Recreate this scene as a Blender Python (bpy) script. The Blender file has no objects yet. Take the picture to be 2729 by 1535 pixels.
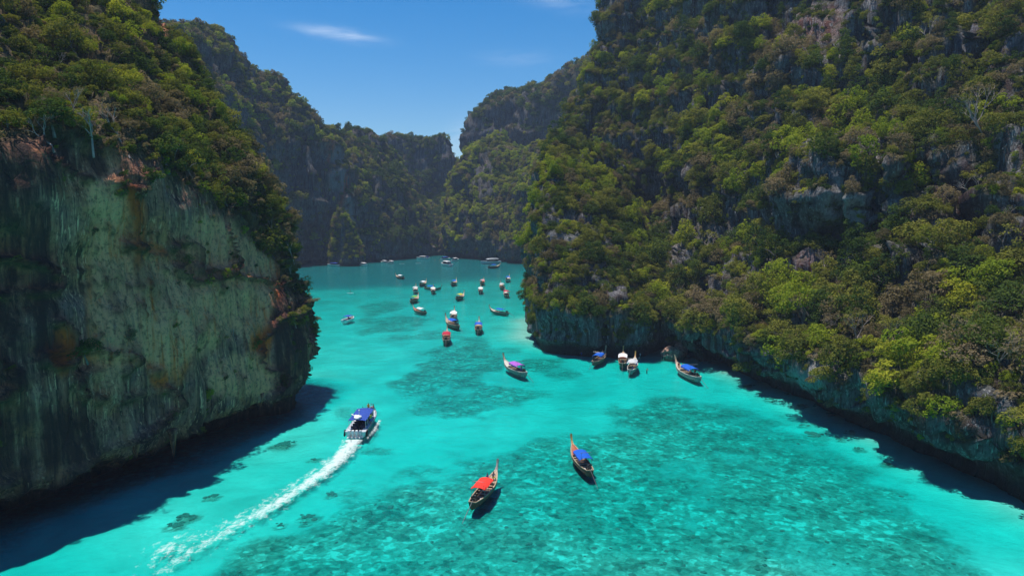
import bpy, bmesh, math, random
import numpy as np
from mathutils import Vector, Matrix, Euler
from mathutils.bvhtree import BVHTree

# ------------------------------------------------------------------ camera, sky, sun, exposure
random.seed(7)
rng = np.random.default_rng(7)
SC = bpy.context.scene
COL = SC.collection
W0, H0, FPX, CAMH, PITCH = 2729.0, 1535.0, 1840.0, 35.0, math.radians(5.97)
cam_d = bpy.data.cameras.new('camera')
cam = bpy.data.objects.new('camera', cam_d); COL.objects.link(cam)
cam.location = (0, 0, CAMH)
cam.rotation_euler = (math.pi/2 - PITCH, 0, 0)
cam_d.sensor_width = 36.0
cam_d.lens = 36.0*FPX/W0
cam_d.clip_start = 0.5
cam_d.clip_end = 9000
SC.camera = cam

SUN_EL, SUN_AZ = math.radians(76.5), math.radians(-58)      # azimuth from +Y, negative = to the left
world = bpy.data.worlds.new('World'); SC.world = world; world.use_nodes = True
wn, wl = world.node_tree.nodes, world.node_tree.links
for n in list(wn): wn.remove(n)
w_out = wn.new('ShaderNodeOutputWorld'); w_bg = wn.new('ShaderNodeBackground')
sky = wn.new('ShaderNodeTexSky'); sky.sky_type = 'NISHITA'; sky.sun_disc = False
sky.sun_elevation = SUN_EL; sky.sun_rotation = SUN_AZ
sky.altitude = 0; sky.air_density = 1.0; sky.dust_density = 0.25; sky.ozone_density = 4.0
w_hs = wn.new('ShaderNodeHueSaturation'); w_hs.inputs['Saturation'].default_value = 1.45
w_hs.inputs['Value'].default_value = 1.0
w_bg.inputs['Strength'].default_value = 0.104
wl.new(sky.outputs[0], w_hs.inputs['Color'])
# a few thin cirrus streaks, by direction
w_tc = wn.new('ShaderNodeTexCoord')
def wmath(op, a, b=None, c=None):
    n = wn.new('ShaderNodeMath'); n.operation = op
    for i, v in enumerate((a, b, c)):
        if v is None: continue
        if isinstance(v, (int, float)): n.inputs[i].default_value = v
        else: wl.new(v, n.inputs[i])
    return n.outputs[0]
w_sep = wn.new('ShaderNodeSeparateXYZ'); wl.new(w_tc.outputs['Generated'], w_sep.inputs[0])
w_az = wmath('ARCTAN2', w_sep.outputs[0], w_sep.outputs[1]); w_el = wmath('ARCSINE', w_sep.outputs[2])
w_cmb = wn.new('ShaderNodeCombineXYZ'); wl.new(w_az, w_cmb.inputs[0]); wl.new(w_el, w_cmb.inputs[1])
w_map = wn.new('ShaderNodeMapping'); w_map.inputs['Scale'].default_value = (16, 75, 1); w_map.inputs['Rotation'].default_value = (0, 0, 0.13)
wl.new(w_cmb.outputs[0], w_map.inputs[0])
w_nz = wn.new('ShaderNodeTexNoise'); w_nz.inputs['Scale'].default_value = 1.0; w_nz.inputs['Detail'].default_value = 7
w_nz.inputs['Roughness'].default_value = 0.62; w_nz.inputs['Distortion'].default_value = 0.6
wl.new(w_map.outputs[0], w_nz.inputs['Vector'])
w_sum = None
for a0, e0, ra, re, tl, k in ((-13.6, 13.8, 2.6, .42, -.10, .75), (-10.2, 5.2, 3.0, .35, .02, .45), (-4.2, 6.2, 1.6, 1.3, .5, .35), (3.0, 16.8, 3.2, .7, -.2, .28), (0.5, 12.4, 2.6, .5, .0, .2), (-24, 28, 5, 1.2, .1, .5), (35, 30, 6, 1.5, -.1, .5), (120, 22, 9, 1.5, .1, .5), (-110, 18, 8, 1.2, 0, .5)):
    ua = wmath('SUBTRACT', w_az, math.radians(a0)); ue = wmath('SUBTRACT', w_el, math.radians(e0)); ue = wmath('SUBTRACT', ue, wmath('MULTIPLY', ua, tl))
    r2 = wmath('ADD', wmath('POWER', wmath('ABSOLUTE', wmath('DIVIDE', ua, math.radians(ra))), 2.0), wmath('POWER', wmath('ABSOLUTE', wmath('DIVIDE', ue, math.radians(re))), 2.0))
    g_ = wmath('MULTIPLY', wmath('POWER', 2.718, wmath('MULTIPLY', r2, -1.0)), k)
    w_sum = g_ if w_sum is None else wmath('ADD', w_sum, g_)
w_fr = wn.new('ShaderNodeMapRange'); w_fr.inputs['From Min'].default_value = 0.30; w_fr.inputs['From Max'].default_value = 0.75
wl.new(w_nz.outputs['Fac'], w_fr.inputs['Value'])
w_mr = wn.new('ShaderNodeMath'); w_mr.operation = 'MULTIPLY'; wl.new(w_sum, w_mr.inputs[0]); wl.new(w_fr.outputs[0], w_mr.inputs[1])
w_mix = wn.new('ShaderNodeMix'); w_mix.data_type = 'RGBA'
wl.new(w_mr.outputs[0], w_mix.inputs['Factor']); wl.new(w_hs.outputs[0], w_mix.inputs['A'])
w_mix.inputs['B'].default_value = (6.5, 7.5, 9.0, 1)
wl.new(w_mix.outputs['Result'], w_bg.inputs['Color'])
wl.new(w_bg.outputs[0], w_out.inputs['Surface'])

sun_d = bpy.data.lights.new('sun', 'SUN'); sun_d.energy = 5.0; sun_d.angle = math.radians(0.53)
sun_d.color = (1.0, 0.95, 0.86)
sun = bpy.data.objects.new('sun', sun_d); COL.objects.link(sun)
S_DIR = Vector((math.sin(SUN_AZ)*math.cos(SUN_EL), math.cos(SUN_AZ)*math.cos(SUN_EL), math.sin(SUN_EL)))
sun.rotation_euler = S_DIR.to_track_quat('Z', 'Y').to_euler()
sun.location = S_DIR*400

SC.view_settings.view_transform = 'Standard'; SC.view_settings.look = 'None'
SC.view_settings.exposure = 0.3; SC.view_settings.gamma = 1.0
SC.render.engine = 'CYCLES'
cy = SC.cycles
cy.use_denoising = True
try:
    cy.denoiser = 'OPENIMAGEDENOISE'; cy.denoising_input_passes = 'RGB_ALBEDO_NORMAL'
except Exception: pass
cy.max_bounces = 6; cy.diffuse_bounces = 3; cy.glossy_bounces = 2; cy.transmission_bounces = 3
cy.transparent_max_bounces = 10; cy.volume_bounces = 0
cy.sample_clamp_indirect = 4.0; cy.caustics_reflective = False; cy.caustics_refractive = False

# ------------------------------------------------------------------ helpers
CP, SP = math.cos(PITCH), math.sin(PITCH)
def ray(px, py):
    u = (px-W0/2)/FPX; v = (H0/2-py)/FPX
    return np.array([u, CP+v*SP, -SP+v*CP])
def Q(px, py, Y):                      # point of the place seen towards (px, py), Y metres away
    r = ray(px, py); t = Y/r[1]
    return np.array([r[0]*t, Y, CAMH+r[2]*t])
def Z(px, py, z=0.0):                  # point at height z
    r = ray(px, py); t = (z-CAMH)/r[2]
    return np.array([r[0]*t, r[1]*t, z])
def ZW(px, py, lz):               # a point lz above the waterline seen at (px, py)
    p = Z(px, py, 0.0); p[2] = lz; return p
def proj(P):
    P = np.asarray(P, float); d = P-np.array([0, 0, CAMH])
    f = d[..., 1]*CP-d[..., 2]*SP; up = d[..., 1]*SP+d[..., 2]*CP
    f = np.where(np.abs(f) < 1e-3, 1e-3, f)
    return W0/2+FPX*d[..., 0]/f, H0/2-FPX*up/f, f

def _h(i, j, k, s):
    n = (i*374761393+j*668265263+k*2147483647+s*1274126177) & 0xffffffff
    n = ((n ^ (n >> 13))*1274126177) & 0xffffffff
    n = ((n ^ (n >> 15))*2246822519) & 0xffffffff
    return ((n ^ (n >> 16)) & 0xffff)/65535.0
def vnoise(P, s=0):
    P = np.asarray(P, float); I = np.floor(P).astype(np.int64); F = P-I
    F = F*F*F*(F*(F*6-15)+10)
    x, y, z = I[:, 0], I[:, 1], I[:, 2]; fx, fy, fz = F[:, 0], F[:, 1], F[:, 2]
    def L(a, b, t): return a+(b-a)*t
    c = [[[_h(x+a, y+b, z+d, s) for d in (0, 1)] for b in (0, 1)] for a in (0, 1)]
    r = L(L(L(c[0][0][0], c[1][0][0], fx), L(c[0][1][0], c[1][1][0], fx), fy),
          L(L(c[0][0][1], c[1][0][1], fx), L(c[0][1][1], c[1][1][1], fx), fy), fz)
    return r*2-1
def fbm(P, oc=4, s=0, g=0.5):
    a, r, tot = 1.0, 0.0, 0.0
    P = np.asarray(P, float)
    for o in range(oc):
        r = r+a*vnoise(P*(2.03**o)+o*17.3, s+o); tot += a; a *= g
    return r/tot
def sstep(a, b, x):
    t = np.clip((x-a)/(b-a), 0, 1); return t*t*(3-2*t)

def props(o, label=None, cat=None, group=None, kind=None):
    if label: o['label'] = label
    if cat: o['category'] = cat
    if group: o['group'] = group
    if kind: o['kind'] = kind
    return o
def link(name, me, mats, parent=None):
    o = bpy.data.objects.new(name, me); COL.objects.link(o)
    if mats is not None:
        for m in (mats if isinstance(mats, (list, tuple)) else [mats]):
            if me is not None and len(me.materials) < (len(mats) if isinstance(mats, (list, tuple)) else 1):
                me.materials.append(m)
    if parent is not None: o.parent = parent
    return o
def empty(name, loc, rz=0.0, **kw):
    o = bpy.data.objects.new(name, None); COL.objects.link(o)
    o.location = loc; o.rotation_euler = (0, 0, rz); o.empty_display_size = 0.3
    return props(o, **kw)
def meshdata(name, V, F, smooth=False, mat=None):
    me = bpy.data.meshes.new(name); me.from_pydata([tuple(v) for v in V], [], F)
    if smooth: me.polygons.foreach_set('use_smooth', [True]*len(me.polygons))
    if mat is not None: me.materials.append(mat)
    me.update(); return me

class MB:
    """collects boxes, tubes, lathes into one mesh"""
    def __init__(s): s.V, s.F, s.M = [], [], []
    def add(s, V, F, m=0):
        b = len(s.V); s.V += [tuple(v) for v in V]
        for f in F: s.F.append([i+b for i in f]); s.M.append(m)
    def box(s, c, d, R=None, m=0, taper=1.0):
        x, y, z = d[0]/2, d[1]/2, d[2]/2
        P = [(-x, -y, -z), (x, -y, -z), (x, y, -z), (-x, y, -z), (-x*taper, -y*taper, z), (x*taper, -y*taper, z), (x*taper, y*taper, z), (-x*taper, y*taper, z)]
        P = [Vector(p) for p in P]
        if R is not None: P = [R @ p for p in P]
        c = Vector(c)
        s.add([p+c for p in P], [(0, 3, 2, 1), (4, 5, 6, 7), (0, 1, 5, 4), (1, 2, 6, 5), (2, 3, 7, 6), (3, 0, 4, 7)], m)
    def tube(s, pts, r, n=6, m=0, cap=True):
        pts = [Vector(p) for p in pts]; k = len(pts)
        rs = r if isinstance(r, (list, tuple)) else [r]*k
        V = []; 
        for i, p in enumerate(pts):
            t = (pts[min(i+1, k-1)]-pts[max(i-1, 0)]).normalized()
            a = t.cross(Vector((0, 0, 1)));
            if a.length < 0.05: a = t.cross(Vector((1, 0, 0)))
            a.normalize(); b = t.cross(a)
            for j in range(n):
                an = 2*math.pi*j/n
                V.append(p+(a*math.cos(an)+b*math.sin(an))*rs[i])
        F = [(i*n+j, i*n+(j+1) % n, (i+1)*n+(j+1) % n, (i+1)*n+j) for i in range(k-1) for j in range(n)]
        if cap: F += [tuple(range(n-1, -1, -1)), tuple((k-1)*n+j for j in range(n))]
        s.add(V, F, m)
    def ball(s, c, r, m=0, seg=8, rings=6):
        c = Vector(c); r = Vector(r) if not isinstance(r, (int, float)) else Vector((r, r, r))
        V = []; F = []
        for i in range(rings+1):
            th = math.pi*i/rings
            for j in range(seg):
                ph = 2*math.pi*j/seg
                V.append(c+Vector((r.x*math.sin(th)*math.cos(ph), r.y*math.sin(th)*math.sin(ph), r.z*math.cos(th))))
        for i in range(rings):
            for j in range(seg):
                F.append((i*seg+j, (i+1)*seg+j, (i+1)*seg+(j+1) % seg, i*seg+(j+1) % seg))
        s.add(V, F, m)
    def data(s, name, mats, smooth=False):
        me = bpy.data.meshes.new(name); me.from_pydata(s.V, [], s.F)
        for m in (mats if isinstance(mats, (list, tuple)) else [mats]): me.materials.append(m)
        me.polygons.foreach_set('material_index', s.M)
        if smooth: me.polygons.foreach_set('use_smooth', [True]*len(me.polygons))
        me.validate(); me.update(); return me

# ------------------------------------------------------------------ materials
class NT:
    def __init__(s, name):
        s.m = bpy.data.materials.new(name); s.m.use_nodes = True
        s.n, s.l = s.m.node_tree.nodes, s.m.node_tree.links
        for x in list(s.n): s.n.remove(x)
        s.out = s.n.new('ShaderNodeOutputMaterial')
    def node(s, t, **kw):
        x = s.n.new(t)
        for k, v in kw.items(): setattr(x, k, v)
        return x
    def put(s, sock, v):
        if v is None: return
        if isinstance(v, (int, float)): sock.default_value = v
        elif isinstance(v, (tuple, list)):
            sock.default_value = tuple(v)+((1,) if len(v) == 3 and len(sock.default_value) == 4 else ())
        else: s.l.new(v, sock)
    def math(s, op, a, b=None, clamp=False):
        x = s.node('ShaderNodeMath', operation=op, use_clamp=clamp); s.put(x.inputs[0], a); s.put(x.inputs[1], b); return x.outputs[0]
    def mix(s, f, a, b, blend='MIX'):
        x = s.node('ShaderNodeMix', data_type='RGBA', blend_type=blend)
        s.put(x.inputs['Factor'], f); s.put(x.inputs['A'], a); s.put(x.inputs['B'], b); return x.outputs['Result']
    def coord(s, scale=(1, 1, 1), kind='Object', loc=(0, 0, 0), rot=(0, 0, 0)):
        t = s.node('ShaderNodeTexCoord'); mp = s.node('ShaderNodeMapping')
        mp.inputs['Scale'].default_value = scale; mp.inputs['Location'].default_value = loc; mp.inputs['Rotation'].default_value = rot
        s.l.new(t.outputs[kind], mp.inputs[0]); return mp.outputs[0]
    def noise(s, vec, scale, detail=4, rough=0.55, dist=0.0):
        x = s.node('ShaderNodeTexNoise'); s.put(x.inputs['Vector'], vec)
        x.inputs['Scale'].default_value = scale; x.inputs['Detail'].default_value = detail
        x.inputs['Roughness'].default_value = rough; x.inputs['Distortion'].default_value = dist
        return x.outputs['Fac']
    def vor(s, vec, scale, feature='F1', out='Distance', rnd=1.0):
        x = s.node('ShaderNodeTexVoronoi', feature=feature); s.put(x.inputs['Vector'], vec)
        x.inputs['Scale'].default_value = scale; x.inputs['Randomness'].default_value = rnd
        return x.outputs[out]
    def ramp(s, f, *stops):
        x = s.node('ShaderNodeValToRGB'); e = x.color_ramp.elements
        while len(e) < len(stops): e.new(0.5)
        for el, (p, c) in zip(e, stops):
            el.position = p; el.color = tuple(c)+(1,) if len(c) == 3 else c
        s.put(x.inputs[0], f); return x.outputs[0]
    def rng(s, v, a, b, c=0.0, d=1.0):
        x = s.node('ShaderNodeMapRange'); s.put(x.inputs[0], v)
        for i, q in enumerate((a, b, c, d)): x.inputs[i+1].default_value = q
        return x.outputs[0]
    def attr(s, name, out='Fac'):
        x = s.node('ShaderNodeAttribute'); x.attribute_name = name; return x.outputs[out]
    def bump(s, h, strength, dist, nrm=None):
        x = s.node('ShaderNodeBump'); s.put(x.inputs['Height'], h)
        x.inputs['Strength'].default_value = strength; x.inputs['Distance'].default_value = dist
        if nrm is not None: s.put(x.inputs['Normal'], nrm)
        return x.outputs[0]
    def principled(s, col, rough=0.6, metal=0.0, nrm=None, spec=0.5):
        x = s.node('ShaderNodeBsdfPrincipled'); s.put(x.inputs['Base Color'], col); s.put(x.inputs['Roughness'], rough)
        x.inputs['Metallic'].default_value = metal; x.inputs['Specular IOR Level'].default_value = spec
        if nrm is not None: s.put(x.inputs['Normal'], nrm)
        s.l.new(x.outputs[0], s.out.inputs['Surface']); return x

def paint(name, col, rough=0.5, vary=0.25, scale=6.0, spec=0.4, metal=0.0):
    t = NT(name); v = t.noise(t.coord(), scale, 4)
    c = t.mix(t.rng(v, 0.35, 0.7), tuple(x*(1-vary) for x in col), tuple(min(1, x*(1+vary*0.6)) for x in col))
    t.principled(c, rough, metal, None, spec); return t.m

def rock_material(name, cool=(0.300, 0.150, 0.125), warm=(0.62, 0.235, 0.100), dark=(0.045, 0.025, 0.024), pale=(0.76, 0.37, 0.22), amt=0.5, bsc=1.0):
    t = NT(name)
    st = t.coord((1.0, 1.0, 0.085)); st2 = t.coord((1.0, 1.0, 0.03), loc=(31, 7, 2)); ob = t.coord()
    big = t.noise(ob, 0.075, 4, 0.6)
    s1 = t.noise(st, 0.55, 6, 0.62, 0.35)
    s2 = t.noise(st2, 1.5, 5, 0.6, 0.2)
    s3 = t.noise(st, 0.22, 4, 0.55, 0.4)
    base = t.mix(t.rng(big, 0.42, 0.60), cool, warm)
    base = t.mix(t.rng(s3, 0.48, 0.66, 0, amt), base, tuple(x*0.75 for x in warm))
    base = t.mix(t.rng(s2, 0.54, 0.62, 0, 0.62), base, pale)
    base = t.mix(t.rng(s1, 0.50, 0.60, 0, 0.88), base, dark)
    s4 = t.noise(t.coord((1.0, 1.0, 0.022), loc=(3, 11, 5)), 3.2, 4, 0.6, 0.25)
    base = t.mix(t.rng(s4, 0.59, 0.64, 0, 0.8), base, tuple(min(1, x*1.45) for x in pale))
    base = t.mix(t.rng(s4, 0.41, 0.36, 0, 0.8), base, dark)
    org = t.attr('stain')
    so = t.noise(st, 0.8, 4, 0.6, 0.3)
    fac = t.math('MULTIPLY', org, t.rng(so, 0.36, 0.46), True)
    base = t.mix(fac, base, (0.72, 0.140, 0.020))
    pl = t.math('MULTIPLY', t.attr('pale'), t.rng(s2, 0.26, 0.50), True)
    base = t.mix(pl, base, tuple(0.5*(a+b) for a, b in zip(pale, (0.95, 0.38, 0.165))) if amt > 0.6 else tuple(x*1.1 for x in pale))
    base = t.mix(t.math('MULTIPLY', t.attr('cav'), 0.85), base, tuple(x*0.6 for x in dark))
    base = t.mix(t.math('MULTIPLY', t.math('MULTIPLY', t.attr('shade_tint'), 0.9), t.rng(s1, 0.28, 0.50), True), base, dark)  # painted shade: masked rock is darkened in its colour
    # wet algae blackens the rock just above the water
    gp = t.node('ShaderNodeNewGeometry'); gs = t.node('ShaderNodeSeparateXYZ'); t.l.new(gp.outputs['Position'], gs.inputs[0])
    wet = t.rng(t.math('ADD', gs.outputs[2], t.math('MULTIPLY', big, 2.5)), 2.2, 4.4, 1.0, 0.0)
    base = t.mix(t.math('MULTIPLY', wet, 0.85), base, (0.018, 0.019, 0.017))
    fine = t.noise(ob, 1.7, 6, 0.65)
    base = t.mix(t.rng(fine, 0.36, 0.5, 0.55, 0.0), base, tuple(x*0.9 for x in dark))
    # soil and litter where plants cover the ledges
    gr = t.attr('green')
    base = t.mix(t.math('MULTIPLY', gr, 0.85), base, t.mix(t.rng(fine, 0.4, 0.6), (0.030, 0.036, 0.014), (0.075, 0.068, 0.030)))
    cr = t.vor(t.coord((0.55, 0.55, 0.22)), 0.8, 'DISTANCE_TO_EDGE')
    crack = t.rng(cr, 0.0, 0.04, 0.0, 1.0)
    h = t.math('ADD', t.math('MULTIPLY', s1, 0.7), t.math('ADD', t.math('MULTIPLY', fine, 0.55), t.math('MULTIPLY', s2, 0.35)))
    h = t.math('ADD', h, t.math('MULTIPLY', crack, 0.15))
    t.principled(base, 0.9, 0, t.bump(h, 0.9, 0.9*bsc), 0.15)
    return t.m

def leaf_material(name, a, b, c, trans=0.4):
    """colour runs a > b > c over plants and over clumps of one plant"""
    t = NT(name)
    oi = t.node('ShaderNodeObjectInfo')
    r = t.math('ADD', t.math('MULTIPLY', oi.outputs['Random'], 0.62), t.math('MULTIPLY', t.attr('tone'), 0.38))
    col = t.ramp(r, (0.08, a), (0.5, b), (0.92, c))
    d = t.node('ShaderNodeBsdfDiffuse'); t.put(d.inputs['Color'], col)
    tr = t.node('ShaderNodeBsdfTranslucent'); t.put(tr.inputs['Color'], t.mix(1.0, col, (1.0, 1.0, 0.55), 'MULTIPLY'))
    mx = t.node('ShaderNodeMixShader'); mx.inputs[0].default_value = trans
    t.l.new(d.outputs[0], mx.inputs[1]); t.l.new(tr.outputs[0], mx.inputs[2])
    t.l.new(mx.outputs[0], t.out.inputs['Surface']); return t.m

M = {}
M['rock_near'] = rock_material('limestone_stained', bsc=1.0, amt=0.7)
M['rock_right'] = rock_material('limestone_grey', cool=(0.105, 0.110, 0.128), warm=(0.150, 0.132, 0.122), pale=(0.26, 0.255, 0.26), amt=0.45, bsc=1.0)
M['rock_far'] = rock_material('limestone_far', cool=(0.105, 0.112, 0.13), warm=(0.16, 0.13, 0.11), pale=(0.23, 0.225, 0.22), amt=0.45, bsc=2.5)
LEAF = {
 'dark':  leaf_material('leaf_dark_green', (0.034, 0.062, 0.017), (0.070, 0.108, 0.025), (0.130, 0.160, 0.032)),
 'olive': leaf_material('leaf_olive', (0.088, 0.106, 0.022), (0.170, 0.175, 0.034), (0.255, 0.245, 0.046)),
 'lime':  leaf_material('leaf_lime', (0.150, 0.210, 0.020), (0.255, 0.300, 0.026), (0.360, 0.350, 0.036)),
 'dry':   leaf_material('leaf_dry', (0.110, 0.092, 0.046), (0.190, 0.150, 0.080), (0.265, 0.205, 0.125)),
}
M['bark'] = paint('bark_grey', (0.20, 0.17, 0.15), 0.9, 0.35, 3.0, 0.1)
M['twig'] = paint('bark_pale', (0.36, 0.29, 0.26), 0.9, 0.3, 3.0, 0.1)

# ------------------------------------------------------------------ cliffs: real surfaces through control points
def cr1(P, t):
    """Catmull-Rom through P (n,...) at parameters t"""
    n = len(P); i = np.clip(np.floor(t).astype(int), 0, n-2); f = (t-i)
    g = lambda k: P[np.clip(k, 0, n-1)]
    p0, p1, p2, p3 = g(i-1), g(i), g(i+1), g(i+2)
    f = f.reshape((-1,)+(1,)*(P.ndim-1)); k = 0.42
    m1, m2 = k*(p2-p0), k*(p3-p1)
    return (2*f**3-3*f**2+1)*p1+(f**3-2*f**2+f)*m1+(-2*f**3+3*f**2)*p2+(f**3-f**2)*m2
def params(G, axis, res, cap=60):
    d = np.linalg.norm(np.diff(G, axis=axis), axis=2).mean(axis=1-axis)
    out = []
    for i, L in enumerate(d):
        k = int(np.clip(math.ceil(L/res), 1, cap)); out += list(i+np.arange(k)/k)
    out.append(len(d)); return np.array(out)

CLIFFS = {}
def cliff(name, grid, res, mat, amp=1.0, label='', rock=(), stain=(), pale=(), flute=1.0, brow_row=None, base_z=6.0, seed=0, freq=1.0, crack=0.0, shade_tint=(), ledge=0.0, band=11.0, stk=1.0, steep=0.0, cleft=0.0, rocky=0.0):
    G = np.array(grid, float)                     # (cols, rows, 3)
    G = np.transpose(G, (1, 0, 2))                # rows, cols
    tv, tu = params(G, 0, res), params(G, 1, res)
    S = cr1(G, tv); S = np.transpose(cr1(np.transpose(S, (1, 0, 2)), tu), (1, 0, 2))
    nv, nu = S.shape[:2]
    du = np.gradient(S, axis=1); dv = np.gradient(S, axis=0)
    N = np.cross(du, dv); N /= np.linalg.norm(N, axis=2, keepdims=True)+1e-9
    cdir = np.array([0, 0, CAMH+10])-S; flip = (N*cdir).sum(2).mean() < 0
    if flip: N = -N
    if steep:
        sx, sy, _ = proj(S.reshape(-1, 3)); Sf = S.reshape(-1, 3); Nq = N.reshape(-1, 3)
        for e in rock:
            if e[3] < 40: continue
            r = np.hypot((sx-e[0])/e[2], (sy-e[1])/e[3]); m = 1-sstep(0.55, 1.25, r)
            if m.max() < 0.3: continue
            zc = (Sf[:, 2]*m).sum()/m.sum(); nn = (Nq*m[:, None]).sum(0)/m.sum(); hl = math.hypot(nn[0], nn[1])
            if hl < 0.2 or nn[2] < 0.05: continue
            k = np.clip((Sf[:, 2]-zc)*nn[2]/hl, -9, 9)*m*steep
            Sf[:, 0] += nn[0]/hl*k; Sf[:, 1] += nn[1]/hl*k
        S = Sf.reshape(S.shape); du = np.gradient(S, axis=1); dv = np.gradient(S, axis=0)
        N = np.cross(du, dv); N /= np.linalg.norm(N, axis=2, keepdims=True)+1e-9
        if flip: N = -N
    P = S.reshape(-1, 3); Nf = N.reshape(-1, 3); o = seed*13.7
    q = P*freq+o
    d = 2.6*fbm(q*np.array([.055, .055, .05]), 3, seed)
    rid = 1-2*np.abs(fbm(q*np.array([.12, .12, .07]), 3, seed+5)); d += 1.5*(rid-0.35)
    d += 1.25*flute*fbm(q*np.array([.33, .33, .030]), 3, seed+9)
    d += 0.42*fbm(q*np.array([.9, .9, .13]), 3, seed+14)
    cav = np.zeros(len(P))
    if crack:
        c1 = np.abs(fbm(q*np.array([.05, .05, .14])+(P[:, 1:2]*0.012), 3, seed+21))
        d -= crack*1.6*np.exp(-(c1/0.035)**2)
        cav = np.maximum(cav, np.exp(-(c1/0.038)**2))
        c3 = np.abs(fbm(q*np.array([.13, .13, .30])+P[:, 2:3]*0.02+P[:, 1:2]*0.05, 3, seed+61)); k3 = np.exp(-(c3/0.020)**2)*(fbm(q*.06, 2, seed+63) > -0.05); d -= crack*0.55*k3; cav = np.maximum(cav, k3*0.9)
        c2 = np.abs(fbm(q*np.array([.22, .22, .045]), 2, seed+25)); k2 = np.exp(-(c2/0.035)**2); d -= crack*0.45*k2; cav = np.maximum(cav, k2*0.55)
        d += crack*0.8*fbm(q*np.array([.10, .10, .22]), 2, seed+27)
    if cleft:
        c4 = np.abs(fbm(q*np.array([.042, .042, .006])+3.3, 3, seed+71)); k4 = np.exp(-(c4/0.055)**2); d -= cleft*k4
        c5 = fbm(q*np.array([.028, .028, .004])+8.1, 2, seed+73); d += cleft*0.8*c5
    if ledge:
        zz = (P[:, 2]+5.5*fbm(P*np.array([.03, .03, .02])+seed, 3, seed+41)*(band/11))/band
        fr = zz-np.floor(zz); saw = np.where(fr < 0.8, fr/0.8, (1-fr)/0.2)-0.5
        d += ledge*1.6*saw*(0.45+0.9*np.clip(fbm(P*np.array([.05, .05, .05])*(11/band), 2, seed+43)+.5, 0, 1))
    d *= amp/freq**0.7
    d *= np.clip((P[:, 2]+1.0)/6.0, 0.25, 1.0)
    P2 = P+Nf*d[:, None]
    P2[:, 2] += 1.5*fbm(P*np.array([.13, .13, .02]), 3, seed+51)*np.exp(-((P[:, 2]-4.0)/2.5)**2)*(base_z > 1)
    # bare rock / stain / painted shade masks at the places of the cliff that show them
    px, py, dep = proj(P2)
    nz = 0.35*fbm(P2*0.11*freq, 3, seed+31)+0.25*fbm(P2*0.5*freq*np.array([1, 1, .3]), 2, seed+33)
    def mask(lst):
        m = np.zeros(len(P2))
        for e in lst:
            x, y, rx, ry = e[:4]; a = math.radians(e[4]) if len(e) > 4 else 0
            ex, ey = px-x, py-y
            ex, ey = ex*math.cos(a)+ey*math.sin(a), -ex*math.sin(a)+ey*math.cos(a)
            r = np.sqrt((ex/rx)**2+(ey/ry)**2)+nz
            m = np.maximum(m, 1-sstep(0.75, 1.15, r))
        return m
    bare = mask(rock)
    bare = np.maximum(bare, 1-sstep(base_z*0.7, base_z*1.3, P2[:, 2]+nz*base_z))
    row = np.repeat(tv, nu)
    if brow_row is not None: bare = np.maximum(bare, 1-sstep(brow_row-0.18, brow_row+0.12, row+nz*0.35))
    if rocky:
        rk = fbm(P2*np.array([.05, .05, .022])+4.4, 4, seed+81)+0.55*fbm(P2*np.array([.16, .16, .03]), 3, seed+83)
        bare = np.maximum(bare, rocky*sstep(0.16, 0.34, rk))
        if cleft: bare = np.maximum(bare, 0.9*sstep(0.35, 0.8, k4))
    st, pl, li = mask(stain)*stk, mask(pale), mask(shade_tint)
    S2 = P2.reshape(nv, nu, 3); N2 = np.cross(np.gradient(S2, axis=1), np.gradient(S2, axis=0)); N2 /= np.linalg.norm(N2, axis=2, keepdims=True)+1e-9
    nz2 = (-N2 if flip else N2).reshape(-1, 3)[:, 2]
    bare = bare*(1-0.9*sstep(0.30, 0.50, nz2)*(P2[:, 2] > base_z*2)) if crack >= 1.0 else bare
    if ledge: bare = bare*(1-0.7*sstep(0.45, 0.72, nz2)*(P2[:, 2] > base_z*1.3)); bare = np.maximum(bare, 1-sstep(-0.05, 0.30, nz2+0.25*nz))
    idx = np.arange(nv*nu).reshape(nv, nu)
    F = np.stack([idx[:-1, :-1], idx[:-1, 1:], idx[1:, 1:], idx[1:, :-1]], -1).reshape(-1, 4)
    if flip: F = F[:, ::-1]
    me = bpy.data.meshes.new(name); me.from_pydata(P2.tolist(), [], F.tolist())
    me.polygons.foreach_set('use_smooth', [True]*len(F)); me.materials.append(mat); me.update()
    for an, av in (('stain', st), ('pale', pl), ('shade_tint', li), ('cav', cav), ('green', 1-bare)):
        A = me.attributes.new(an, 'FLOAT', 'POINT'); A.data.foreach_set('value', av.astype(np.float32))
    ob = link(name, me, None); props(ob, label=label, kind='structure')
    # face data for planting
    a, b, c, e = P2[F[:, 0]], P2[F[:, 1]], P2[F[:, 2]], P2[F[:, 3]]
    cn = np.cross(c-a, e-b); ar = np.linalg.norm(cn, axis=1)/2; cn /= (2*ar[:, None]+1e-9)
    CLIFFS[name] = dict(obj=ob, P=P2, F=F, A=ar, N=cn, bare=bare[F].mean(1), row=row[F].mean(1))
    return ob

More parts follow.
